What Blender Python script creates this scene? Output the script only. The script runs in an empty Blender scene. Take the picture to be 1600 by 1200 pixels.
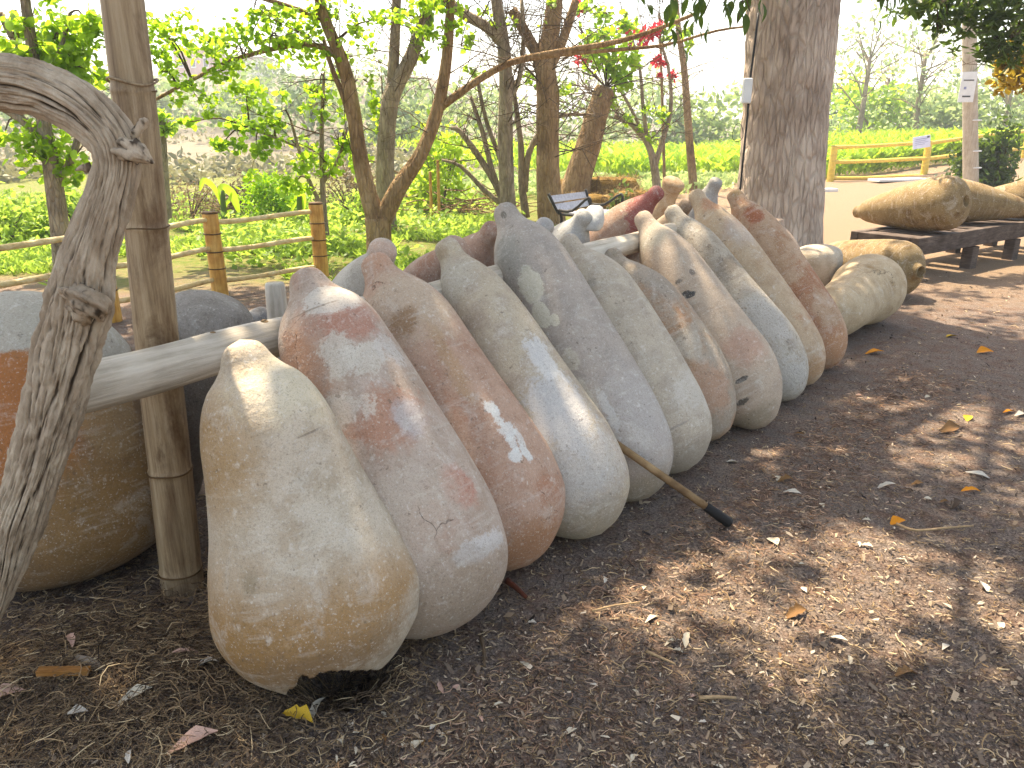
import bpy, math, random
import numpy as np
from mathutils import Vector, Matrix, Quaternion
from mathutils.bvhtree import BVHTree

random.seed(7); rng = np.random.default_rng(7)
sc = bpy.context.scene
col = sc.collection
R = math.radians

# ------------------------------------------------------------------ camera
CAM_H = 1.5; FPX = 1200.0; PITCH = math.atan(400/1200.)
cd = bpy.data.cameras.new('camera'); cam = bpy.data.objects.new('camera', cd); col.objects.link(cam)
cd.sensor_width = 36; cd.lens = 27.0; cd.clip_start = .05; cd.clip_end = 3000
cam.location = (0, 0, CAM_H); cam.rotation_euler = (math.pi/2-PITCH, 0, 0)
sc.camera = cam
# ------------------------------------------------------------------ sky, sun, exposure
SUN_DIR = Vector((-.23, .36, .905)).normalized()        # towards the sun
sun_el = math.asin(SUN_DIR.z); sun_az = math.atan2(SUN_DIR.x, SUN_DIR.y)
w = bpy.data.worlds.new('World'); sc.world = w; w.use_nodes = True
wn = w.node_tree.nodes; wl = w.node_tree.links
sky = wn.new('ShaderNodeTexSky'); sky.sky_type = 'NISHITA'; sky.sun_disc = False
sky.sun_elevation = sun_el; sky.sun_rotation = sun_az
sky.air_density = 1.0; sky.dust_density = 2.2; sky.ozone_density = 1.0
bg = wn['Background']; bg.inputs['Strength'].default_value = .15
wl.new(sky.outputs[0], bg.inputs[0])
sl = bpy.data.lights.new('sun', 'SUN'); sl.energy = 3.7; sl.angle = R(.55); sl.color = (1, .95, .87)
so = bpy.data.objects.new('sun', sl); col.objects.link(so)
so.rotation_euler = SUN_DIR.to_track_quat('Z', 'Y').to_euler(); so.location = (-6, 10, 20)
vs = sc.view_settings; vs.view_transform = 'Standard'; vs.look = 'None'; vs.gamma = 1; vs.use_curve_mapping = False
vs.exposure = 1.95
vs.use_white_balance = True; vs.white_balance_temperature = 8000; vs.white_balance_tint = 10
cy = sc.cycles; cy.max_bounces = 6; cy.diffuse_bounces = 3; cy.transmission_bounces = 3; cy.transparent_max_bounces = 4; cy.glossy_bounces = 2
cy.use_adaptive_sampling = True; cy.adaptive_threshold = .02
cy.use_denoising = True; cy.caustics_reflective = False; cy.caustics_refractive = False

# ------------------------------------------------------------------ measuring helpers
cp_, sp_ = math.cos(PITCH), math.sin(PITCH)
def ray(x, y):
    u = (x-800)/FPX; v = (y-600)/FPX
    return Vector((u, cp_-v*sp_, -sp_-v*cp_))
def at(x, y, Y):
    r = ray(x, y); return Vector((0, 0, CAM_H)) + r*(Y/r.y)
def atz(x, y, z):
    r = ray(x, y); return Vector((0, 0, CAM_H)) + r*((z-CAM_H)/r.z)
def G(x, y): return atz(x, y, 0)

# ------------------------------------------------------------------ noise
def _h(ix, iy, iz, s):
    n = (ix*374761393 + iy*668265263 + iz*2147483647 + s*974711) & 0xffffffff
    n = ((n ^ (n >> 13))*1274126177) & 0xffffffff
    return ((n ^ (n >> 16)) & 0xffff)/65535.0
def vnoise(x, y, z=0., seed=0, perx=None):
    x = np.asarray(x, float); y = np.asarray(y, float); z = np.asarray(z, float)
    x, y, z = np.broadcast_arrays(x, y, z)
    xi = np.floor(x).astype(np.int64); yi = np.floor(y).astype(np.int64); zi = np.floor(z).astype(np.int64)
    fx, fy, fz = x-xi, y-yi, z-zi
    fx = fx*fx*(3-2*fx); fy = fy*fy*(3-2*fy); fz = fz*fz*(3-2*fz)
    out = 0
    for a in (0, 1):
        for b in (0, 1):
            for c in (0, 1):
                xx = xi+a
                if perx: xx = xx % perx
                out = out + _h(xx, yi+b, zi+c, seed)*(fx if a else 1-fx)*(fy if b else 1-fy)*(fz if c else 1-fz)
    return out
def fbm(x, y, z=0., seed=0, o=4):
    s = 0; a = .5; t = 0
    for i in range(o):
        s = s+a*vnoise(np.asarray(x)*2**i, np.asarray(y)*2**i, np.asarray(z)*2**i, seed+i*17); t += a; a *= .5
    return s/t
def sst(a, b, x):
    t = np.clip((x-a)/(b-a), 0, 1); return t*t*(3-2*t)
def hz(x, y):
    """terrain height"""
    x = np.asarray(x, float); y = np.asarray(y, float)
    near = sst(9, 6, y)
    z = (fbm(x*3.1, y*3.1, 0, 3)-.5)*.020*near + (fbm(x*22, y*22, 0, 5, 2)-.5)*.007*near
    z = z + .05*np.exp(-(((x+1.05)/.55)**2+((y-1.75)/.35)**2))
    z = z + .62*sst(9, 17, x)*sst(14, 26, y)
    z = z + 7.5*sst(26, 120, y)*sst(4, -14, x) + 3.0*sst(60, 200, y)
    z = z - .012*near - .13*np.exp(-(((x+.50)/.12)**2+((y-1.86)/.14)**2)**2)  # last term: pit added under the broken jar to darken its opening
    return z
def hz1(x, y): return float(hz(x, y))

# ------------------------------------------------------------------ mesh helpers
class MB:
    def __init__(s): s.v = []; s.f = []; s.n = 0; s.tone = []
    def add(s, V, Fc, tone=None):
        V = np.asarray(V, float).reshape(-1, 3)
        s.v.append(V); s.f += [tuple(int(i)+s.n for i in f) for f in Fc]; s.n += len(V)
        s.tone.append(np.full(len(V), .5) if tone is None else np.broadcast_to(np.asarray(tone, float), (len(V),)))
    def box(s, c, d, M=None, tone=None):
        x, y, z = [k/2 for k in d]
        V = [Vector((a*x, b*y, e*z)) for a in (-1, 1) for b in (-1, 1) for e in (-1, 1)]
        if M is not None: V = [M @ q for q in V]
        c = Vector(c); V = [q+c for q in V]
        s.add([tuple(q) for q in V], [(0, 1, 3, 2), (4, 6, 7, 5), (0, 4, 5, 1), (2, 3, 7, 6), (0, 2, 6, 4), (1, 5, 7, 3)], tone)
    def tube(s, pts, rad, n=8, sub=3, cap=True, tone=None, disp=None):
        P, r = smooth(pts, rad, sub)
        T = np.gradient(P, axis=0); T /= np.linalg.norm(T, axis=1)[:, None]+1e-9
        u = np.cross(T[0], (0.31, .2, .93)); u /= np.linalg.norm(u)+1e-9
        U = []
        for t in T:
            u = u - t*np.dot(u, t); u /= np.linalg.norm(u)+1e-9; U.append(u)
        U = np.array(U); W = np.cross(T, U)
        th = np.linspace(0, 2*np.pi, n, endpoint=False)
        rr = np.repeat(r[:, None], n, 1)
        if disp is not None:
            L = np.concatenate([[0], np.cumsum(np.linalg.norm(np.diff(P, axis=0), axis=1))])
            rr = rr*disp(th[None, :], L[:, None], rr) if disp.__code__.co_argcount == 3 else rr*disp(th[None, :], L[:, None])
        V = P[:, None]+rr[..., None]*(np.cos(th)[None, :, None]*U[:, None]+np.sin(th)[None, :, None]*W[:, None])
        m = len(P); V = V.reshape(-1, 3); Fc = []
        for i in range(m-1):
            for j in range(n):
                k = (j+1) % n; Fc.append((i*n+j, i*n+k, (i+1)*n+k, (i+1)*n+j))
        if cap: Fc.append(tuple(range(n-1, -1, -1))); Fc.append(tuple((m-1)*n+j for j in range(n)))
        s.add(V, Fc, tone)
        return P, r
    def build(s, name, mat, parent=None, smooth_=True, origin=None):
        me = bpy.data.meshes.new(name)
        V = np.concatenate(s.v) if s.v else np.zeros((0, 3))
        if origin is not None: V = V-np.array(origin)
        me.from_pydata(V.tolist(), [], s.f)
        a = me.attributes.new('tone', 'FLOAT', 'POINT'); a.data.foreach_set('value', np.concatenate(s.tone).astype(np.float32))
        if smooth_: me.polygons.foreach_set('use_smooth', [True]*len(me.polygons))
        return mk(name, me, mat, parent, origin)
def mk(name, me, mat, parent=None, origin=None):
    if mat is not None and len(me.materials) == 0: me.materials.append(mat)
    o = bpy.data.objects.new(name, me); col.objects.link(o)
    if parent is not None: o.parent = parent
    if origin is not None: o.location = origin
    return o
def smooth(pts, rad, sub):
    pts = np.array([tuple(p) for p in pts], float); rad = np.array(rad, float) if np.ndim(rad) else np.full(len(pts), float(rad))
    if sub <= 1 or len(pts) < 3: 
        if sub > 1:
            t = np.linspace(0, 1, sub+1)[:, None]; return pts[0]*(1-t)+pts[1]*t, rad[0]*(1-t[:, 0])+rad[1]*t[:, 0]
        return pts, rad
    A = np.concatenate([[2*pts[0]-pts[1]], pts, [2*pts[-1]-pts[-2]]])
    out = []; ro = []
    for i in range(len(pts)-1):
        p0, p1, p2, p3 = A[i:i+4]
        for k in range(sub):
            t = k/sub
            out.append(.5*((2*p1)+(-p0+p2)*t+(2*p0-5*p1+4*p2-p3)*t*t+(-p0+3*p1-3*p2+p3)*t**3)); ro.append(rad[i]*(1-t)+rad[i+1]*t)
    out.append(pts[-1]); ro.append(rad[-1])
    return np.array(out), np.array(ro)
def quads_mesh(V, nper, faces, tone):
    """V: (N,nper,3); faces: list of index tuples in one element"""
    N = len(V); me = bpy.data.meshes.new('m')
    nf = len(faces); k = len(faces[0])
    me.vertices.add(N*nper); me.vertices.foreach_set('co', V.reshape(-1).astype(np.float32))
    idx = (np.arange(N)[:, None, None]*nper+np.array(faces)[None]).reshape(-1)
    me.loops.add(len(idx)); me.loops.foreach_set('vertex_index', idx.astype(np.int32))
    me.polygons.add(N*nf); me.polygons.foreach_set('loop_start', (np.arange(N*nf)*k).astype(np.int32))
    a = me.attributes.new('tone', 'FLOAT', 'POINT'); a.data.foreach_set('value', np.repeat(tone, nper).astype(np.float32))
    me.update(calc_edges=True); me.validate()
    return me
def rand_frames(N, up=0.0):
    """random orthonormal frames; up pulls the normal towards +z"""
    n = rng.normal(size=(N, 3)); n /= np.linalg.norm(n, axis=1)[:, None]; n[:, 2] += up*np.sign(n[:, 2]+1e-9); n /= np.linalg.norm(n, axis=1)[:, None]
    a = rng.normal(size=(N, 3)); a -= n*(a*n).sum(1)[:, None]; a /= np.linalg.norm(a, axis=1)[:, None]
    return a, np.cross(n, a), n
def leaf_mesh(C, size, asp=.6, droop=0., up=.3, lobes=False):
    """leaf cards: folded diamond-ish leaves, 6 verts / 2 quads each"""
    N = len(C); a, b, n = rand_frames(N, up)
    if droop: 
        a = a*(1-droop)+np.array((0, 0, -1))*droop; a /= np.linalg.norm(a, axis=1)[:, None]
        b = np.cross(n, a); b /= np.linalg.norm(b, axis=1)[:, None]+1e-9; n = np.cross(a, b)
    L = (size*rng.uniform(.6, 1.3, N))[:, None]; W = L*asp*.5
    V = np.empty((N, 6, 3)); f = .25
    V[:, 0] = C; V[:, 3] = C+a*L - n*L*.12
    V[:, 1] = C+a*L*.33+b*W+n*W*f; V[:, 2] = C+a*L*.72+b*W*.8+n*W*f*.6-n*L*.05
    V[:, 5] = C+a*L*.33-b*W+n*W*f; V[:, 4] = C+a*L*.72-b*W*.8+n*W*f*.6-n*L*.05
    return quads_mesh(V, 6, [(0, 1, 2, 3), (0, 3, 4, 5)], rng.uniform(0, 1, N))
def tag(o, label=None, cat=None, group=None, kind=None):
    if label: o['label'] = label
    if cat: o['category'] = cat
    if group: o['group'] = group
    if kind: o['kind'] = kind
    return o
def empty(name, loc, label=None, cat=None, group=None):
    o = bpy.data.objects.new(name, None); col.objects.link(o); o.location = loc; o.empty_display_size = .1
    return tag(o, label, cat, group)
def adopt(child, parent):
    child.parent = parent; child.matrix_parent_inverse = Matrix.Translation(-Vector(parent.location)); return child

# ------------------------------------------------------------------ material helpers
def lin(c):
    if isinstance(c, str): c = [int(c[i:i+2], 16)/255 for i in (0, 2, 4)]
    return tuple(((x+.055)/1.055)**2.4 if x > .04045 else x/12.92 for x in c)+(1,)
class NT:
    def __init__(s, name, rough=.8, spec=.3):
        s.m = bpy.data.materials.new(name); s.m.use_nodes = True; s.t = s.m.node_tree; s.b = s.t.nodes['Principled BSDF']
        s.b.inputs['Roughness'].default_value = rough; s.b.inputs['Specular IOR Level'].default_value = spec
    def n(s, k): return s.t.nodes.new(k)
    def link(s, a, b): s.t.links.new(a, b)
    def set(s, sock, v):
        if hasattr(v, 'links') or isinstance(v, bpy.types.NodeSocket): s.link(v, sock)
        else: sock.default_value = v
    def coord(s, which='Object', scale=None, loc=None):
        c = s.n('ShaderNodeTexCoord').outputs[which]
        if scale is None and loc is None: return c
        m = s.n('ShaderNodeMapping'); s.link(c, m.inputs[0])
        if scale is not None: m.inputs['Scale'].default_value = scale
        if loc is not None: m.inputs['Location'].default_value = loc
        return m.outputs[0]
    def pos(s): return s.n('ShaderNodeNewGeometry').outputs['Position']
    def noise(s, vec, scale, detail=4, rough=.55, dist=0):
        q = s.n('ShaderNodeTexNoise'); s.link(vec, q.inputs['Vector']); q.inputs['Scale'].default_value = scale
        q.inputs['Detail'].default_value = detail; q.inputs['Roughness'].default_value = rough; q.inputs['Distortion'].default_value = dist
        return q.outputs['Fac']
    def vor(s, vec, scale, out='Distance', feat='F1'):
        q = s.n('ShaderNodeTexVoronoi'); q.feature = feat; s.link(vec, q.inputs['Vector']); q.inputs['Scale'].default_value = scale
        return q.outputs[out]
    def math(s, op, a, b=0., c=None, clamp=False):
        q = s.n('ShaderNodeMath'); q.operation = op; q.use_clamp = clamp; s.set(q.inputs[0], a); s.set(q.inputs[1], b)
        if c is not None: s.set(q.inputs[2], c)
        return q.outputs[0]
    def vmath(s, op, a, b=None):
        q = s.n('ShaderNodeVectorMath'); q.operation = op; s.set(q.inputs[0], a)
        if b is not None: s.set(q.inputs[1], b)
        return q.outputs['Value'] if op in ('LENGTH', 'NONE_', 'DISTANCE', 'DOT_PRODUCT') else q.outputs[0]
    def step(s, v, a, b):
        q = s.n('ShaderNodeMapRange'); q.interpolation_type = 'SMOOTHSTEP'; s.set(q.inputs[0], v); q.inputs[1].default_value = a; q.inputs[2].default_value = b
        return q.outputs[0]
    def mix(s, f, a, b, mode='MIX'):
        q = s.n('ShaderNodeMix'); q.data_type = 'RGBA'; q.blend_type = mode
        s.set(q.inputs[0], f); s.set(q.inputs[6], a); s.set(q.inputs[7], b); return q.outputs[2]
    def ramp(s, f, stops):
        q = s.n('ShaderNodeValToRGB'); s.link(f, q.inputs[0]); e = q.color_ramp.elements
        while len(e) < len(stops): e.new(.5)
        for k, (p, c) in zip(e, stops): k.position = p; k.color = lin(c)
        return q.outputs[0]
    def attr(s, name='tone'):
        q = s.n('ShaderNodeAttribute'); q.attribute_name = name; return q.outputs['Fac']
    def color(s, c): s.set(s.b.inputs['Base Color'], c); return s
    def bump(s, h, strength=.4, dist=.01, prev=None):
        q = s.n('ShaderNodeBump'); q.inputs['Strength'].default_value = strength; q.inputs['Distance'].default_value = dist
        s.set(q.inputs['Height'], h)
        if prev is not None: s.link(prev, q.inputs['Normal'])
        s.link(q.outputs[0], s.b.inputs['Normal']); return q.outputs[0]
MATS = {}
def leafmat(name, dark, light, trans=.5, tcol=None, rough=.5, patch=0):
    s = NT(name, rough, .35); t = s.attr()
    c = s.ramp(t, [(0, dark), (1, light)])
    if patch: c = s.mix(s.math('MULTIPLY', s.step(s.noise(s.pos(), .55, 5, .65), .42, .62), patch), c, lin(dark)); c = s.mix(s.math('MULTIPLY', s.step(s.noise(s.pos(), 1.3, 4, .65), .56, .66), patch*.7), c, lin('8f8450'))
    s.color(c)
    tr = s.n('ShaderNodeBsdfTranslucent'); s.link(s.mix(.55, c, lin(tcol or light)), tr.inputs[0])
    mx = s.n('ShaderNodeMixShader'); mx.inputs[0].default_value = trans
    s.link(s.b.outputs[0], mx.inputs[1]); s.link(tr.outputs[0], mx.inputs[2])
    s.link(mx.outputs[0], s.t.nodes['Material Output'].inputs[0]); return s.m
def woodmat(name, stops, grain=(18, 18, 1.2), bump=.6, dist=.01, rough=.85, sc_=1.):
    s = NT(name, rough, .2); c = s.coord('Object', grain)
    n1 = s.noise(c, 3*sc_, 6, .65, .4); n2 = s.noise(s.coord('Object'), 6*sc_, 3)
    f = s.math('MULTIPLY_ADD', n2, .45, s.math('MULTIPLY', n1, .65)); s.color(s.ramp(f, stops)); s.bump(n1, bump, dist); return s.m
def barkmat(name, stops, scale=10, stretch=.22, bump=.8, dist=.03):
    s = NT(name, .9, .15); c = s.coord('Object', (1, 1, stretch))
    n1 = s.noise(c, scale, 6, .65, .6); v = s.vor(c, scale*1.6, 'Distance', 'DISTANCE_TO_EDGE'); v = s.step(v, 0, .18)
    n2 = s.noise(s.coord('Object'), 2.2, 3)
    f = s.math('ADD', s.math('MULTIPLY', n1, .55), s.math('MULTIPLY', n2, .45)); base = s.ramp(f, stops)
    s.color(s.mix(s.math('MULTIPLY_ADD', v, .35, .65), s.mix(.55, base, (.02, .015, .01, 1)), base))
    s.bump(s.math('MULTIPLY_ADD', v, .5, n1), bump, dist); return s.m
def flat(name, c, rough=.7, spec=.3, nscale=20, var=.15, metal=0):
    s = NT(name, rough, spec); n = s.noise(s.coord('Object'), nscale, 4)
    L = lin(c); d = tuple(x*(1-var*2) for x in L[:3])+(1,)
    s.color(s.mix(s.step(n, .3, .7), d, L)); s.b.inputs['Metallic'].default_value = metal; s.bump(n, .15, .003); return s.m

# ------------------------------------------------------------------ ground
def ground():
    def axis(lo, a, b, hi, step, grow=1.13):
        mid = list(np.arange(a, b+step/2, step)); out = mid[:]; d = step; x = mid[-1]
        while x < hi: d *= grow; x += d; out.append(x)
        d = step; x = mid[0]; pre = []
        while x > lo: d *= grow; x -= d; pre.append(x)
        return np.array(pre[::-1]+out)
    xs = axis(-900, -3.2, 5.0, 900, .035); ys = axis(-60, .6, 8.0, 1400, .035)
    X, Y = np.meshgrid(xs, ys); Z = hz(X, Y)
    nx, ny = len(xs), len(ys)
    V = np.stack([X, Y, Z], -1).reshape(-1, 3)
    i = np.arange(nx-1)[None]+np.arange(ny-1)[:, None]*nx
    idx = np.stack([i, i+1, i+1+nx, i+nx], -1).reshape(-1)
    me = bpy.data.meshes.new('ground'); me.vertices.add(len(V)); me.vertices.foreach_set('co', V.reshape(-1).astype(np.float32))
    me.loops.add(len(idx)); me.loops.foreach_set('vertex_index', idx.astype(np.int32))
    nf = len(idx)//4; me.polygons.add(nf); me.polygons.foreach_set('loop_start', (np.arange(nf)*4).astype(np.int32))
    me.update(calc_edges=True); me.polygons.foreach_set('use_smooth', [True]*nf)
    s = NT('mulch_ground', .95, .1); p = s.pos()
    n0 = s.noise(p, 1.1, 4); n1 = s.noise(p, 9, 6, .7); n2 = s.noise(p, 95, 5, .75); n3 = s.noise(p, 240, 3, .8)
    f = s.math('ADD', s.math('MULTIPLY', n2, .6), s.math('MULTIPLY', n3, .4))
    soil = s.ramp(f, [(.30, '312a26'), (.45, '5a4f47'), (.56, '84756a'), (.72, 'b8a894')])
    red = s.ramp(f, [(.30, '332823'), (.48, '634f43'), (.62, '8c7464'), (.75, 'b49c88')])
    c = s.mix(s.step(n1, .42, .64), soil, red)
    sand = s.ramp(f, [(.30, '62513f'), (.5, '826d57'), (.7, '9b866c')])
    sx = s.n('ShaderNodeSeparateXYZ'); s.link(p, sx.inputs[0])
    far = s.math('ADD', sx.outputs['Y'], s.math('MULTIPLY_ADD', n0, 3., -1.5))
    c = s.mix(s.math('MULTIPLY', s.step(far, 6.0, 9.0), .85), c, sand)
    # grassy soil left and behind the fence, dry hillside beyond
    gx = s.math('ADD', s.math('MULTIPLY_ADD', sx.outputs['Y'], .30, -2.2), s.math('MULTIPLY', sx.outputs['X'], -1.))
    gm = s.math('MULTIPLY', s.step(s.math('ADD', gx, s.math('MULTIPLY_ADD', n0, 2., -1.)), -.5, .8), s.step(far, 6.8, 9.0))
    grass = s.ramp(s.math('ADD', s.math('MULTIPLY', n1, .6), s.math('MULTIPLY', n2, .4)), [(.32, '384b1c'), (.46, '59692a'), (.56, '766c44'), (.7, '887658')])
    c = s.mix(gm, c, grass)
    hill = s.ramp(s.noise(p, .09, 8, .7), [(.3, '4a473c'), (.45, '625c4e'), (.6, '7d7360'), (.75, '5f6844')])
    c = s.mix(s.step(sx.outputs['Y'], 24, 34), c, hill)
    s.color(c); b = s.bump(f, .9, .012); s.bump(n1, .5, .03, b)
    return tag(mk('ground', me, s.m), kind='structure')
ground()

# ------------------------------------------------------------------ clay jars
KN = np.array([0, .012, .04, .09, .16, .26, .38, .52, .66, .76, .83, .88, .915, .94, .965, .985, 1.0])
CAN = np.array([0, .30, .55, .80, .95, 1.0, .97, .91, .82, .70, .55, .40, .29, .26, .26, .22, 0])
def pchip(x, y, q):
    h = np.diff(x); d = np.diff(y)/h; m = np.zeros_like(y)
    for i in range(1, len(x)-1):
        if d[i-1]*d[i] > 0:
            w1 = 2*h[i]+h[i-1]; w2 = h[i]+2*h[i-1]; m[i] = (w1+w2)/(w1/d[i-1]+w2/d[i])
    m[0] = d[0]; m[-1] = d[-1]
    i = np.clip(np.searchsorted(x, q, side='right')-1, 0, len(x)-2); t = (q-x[i])/h[i]
    return (1+2*t)*(1-t)**2*y[i]+t*(1-t)**2*h[i]*m[i]+t*t*(3-2*t)*y[i+1]+t*t*(t-1)*h[i]*m[i+1]

def warp(s, v):
    q = s.n('ShaderNodeTexNoise'); s.link(v, q.inputs['Vector']); q.inputs['Scale'].default_value = 9; q.inputs['Detail'].default_value = 4
    m = s.n('ShaderNodeVectorMath'); m.operation = 'MULTIPLY_ADD'; s.link(q.outputs['Color'], m.inputs[0]); m.inputs[1].default_value = (.16, .16, .16); s.link(v, m.inputs[2]); return m.outputs[0]
def jar_material(name, base, base2, clay, amt=.45, patches=(), seed=0, rough_amt=.35, pits=.5, crack=1.0):
    s = NT(name, .88, .22)
    c0 = s.coord('Object', None, (seed*3.1, seed*1.7, seed*.9)); raw = s.coord('Object')
    n1 = s.noise(c0, 3.2, 6, .62, .5); n2 = s.noise(c0, 11, 5, .6); n3 = s.noise(c0, 75, 4, .7); n4 = s.noise(c0, 260, 3, .7)
    ring = s.noise(s.coord('Object', (5, 5, 42), (seed, seed, seed*.3)), 1.0, 4, .6)
    c = s.mix(s.step(n2, .38, .66), lin(base), lin(base2))
    k = s.math('ADD', s.math('MULTIPLY', n1, .72), s.math('MULTIPLY', n2, .28))
    c = s.mix(s.math('MULTIPLY', s.step(k, 1-amt-.06, 1-amt+.08), .85), c, lin(clay))
    jit = s.math('ADD', s.math('MULTIPLY', s.noise(c0, 13, 7, .72, .6), .75), s.math('MULTIPLY', n3, .25))
    jit = s.math('MULTIPLY_ADD', jit, 3.0, -1.0)
    rel = s.math('MULTIPLY', n1, 0.)
    for (pc, rt, ra, colr, soft, nz, st, relief) in patches:
        dv = s.vmath('SUBTRACT', raw, tuple(pc)); dv = s.vmath('MULTIPLY', dv, (1/rt, 1/rt, 1/ra))
        d = s.math('ADD', s.vmath('LENGTH', dv), s.math('MULTIPLY_ADD', jit, nz*2, -nz))
        mk_ = s.step(d, 1+soft, 1-soft)
        mk_ = s.math('MULTIPLY', mk_, st)
        c = s.mix(mk_, c, lin(colr))
        if relief: rel = s.math('ADD', rel, s.math('MULTIPLY', mk_, relief))
    # dust, pits, wheel scratches
    c = s.mix(s.math('MULTIPLY', s.step(s.math('MULTIPLY', ring, s.math('ADD', n2, .5)), .56, .75), .22), c, lin('d8d0c2'))
    bl = s.noise(c0, 6.5, 8, .75, .8)
    c = s.mix(s.math('MULTIPLY', s.step(bl, .53, .66), .30), c, lin('cfc8bc'))
    c = s.mix(s.math('MULTIPLY', s.step(bl, .44, .33), .28), c, s.mix(.5, c, lin('6a523c')))
    c = s.mix(s.math('MULTIPLY', s.step(n3, .56, .70), pits), c, s.mix(.6, c, lin('4a3a2c')))
    c = s.mix(s.math('MULTIPLY', s.step(n4, .48, .66), .7), c, s.mix(.5, c, lin('54483c')))
    c = s.mix(s.math('MULTIPLY', s.step(s.noise(c0, 130, 4, .75), .56, .68), .5), c, lin('ddd6ca'))
    crk = s.vor(warp(s, c0), 3.3, 'Distance', 'DISTANCE_TO_EDGE')
    crk = s.math('MULTIPLY', s.step(crk, .008, .002), s.step(n1, .585, .63))
    crk = s.math('MULTIPLY', crk, crack)
    c = s.mix(s.math('MULTIPLY', crk, .6), c, lin('4a3c30'))
    c = s.mix(s.math('MULTIPLY', s.step(s.noise(c0, 38, 3, .6), .66, .72), .5), c, lin('5b4c3f'))
    c = s.mix(s.math('MULTIPLY', s.step(s.noise(c0, 30, 4, .6), .6, .75), .4), c, lin('d9d3c8'))
    s.color(c)
    b = s.bump(s.math('SUBTRACT', n3, crk), rough_amt*1.8, .008); b = s.bump(ring, .22, .006, b); b = s.bump(s.math('ADD', s.math('MULTIPLY', n2, .5), rel), .25, .014, b)
    s.bump(n4, .3, .002, b)
    return s.m

def jar_mesh(name, L, Rr, k=None, can=CAN, seg=60, seed=0, hole=None, wob=.012, KN_=KN, bend=0):
    rad = can*np.exp(np.concatenate([[0], k, [0]])) if k is not None else can.copy()
    S = np.concatenate([np.linspace(0, 1, 17)[:-1]**1.9*.12, np.linspace(.12, .88, 44)[:-1], np.linspace(.88, 1, 20)**1.0])
    S[-3:] = [.988, .997, 1.0]
    if seg > 150: S = np.interp(np.linspace(0, len(S)-1, len(S)*3-2), np.arange(len(S)), S)
    r = np.maximum(pchip(KN_, rad, S), 0)*Rr; z = S*L
    if hole:        # an opening at the round end: bore, rim, then the body
        hr, hl = hole
        j = int(np.argmax(r > hr*1.25)); r = r[j:]; z = z[j:]; S = S[j:]
        z0 = z[0]
        r = np.concatenate([[hr*.8, hr, hr*1.02, hr*1.18, hr*1.3], r]); z = np.concatenate([[z0+.16, z0+.14, z0-hl, z0-hl-.002, z0-hl*.7], z]); S = np.concatenate([[0, 0, 0, 0, 0], S])
    th = np.linspace(0, 2*np.pi, seg, endpoint=False)
    ct, st = np.cos(th)[None], np.sin(th)[None]
    rr = r[:, None]*(1+wob*2*(fbm(ct*1.3+seed*7.7, st*1.3, z[:, None]*4, seed, 3)-.5)+wob*1.2*(vnoise(ct*.7+seed*3, st*.7, z[:, None]*9, seed+3)-.5))
    off = bend*np.sin(np.clip(S, 0, 1)*np.pi)[:, None]
    V = np.stack([rr*ct+off, rr*st, np.repeat(z[:, None], seg, 1)], -1)
    return V, S
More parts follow.
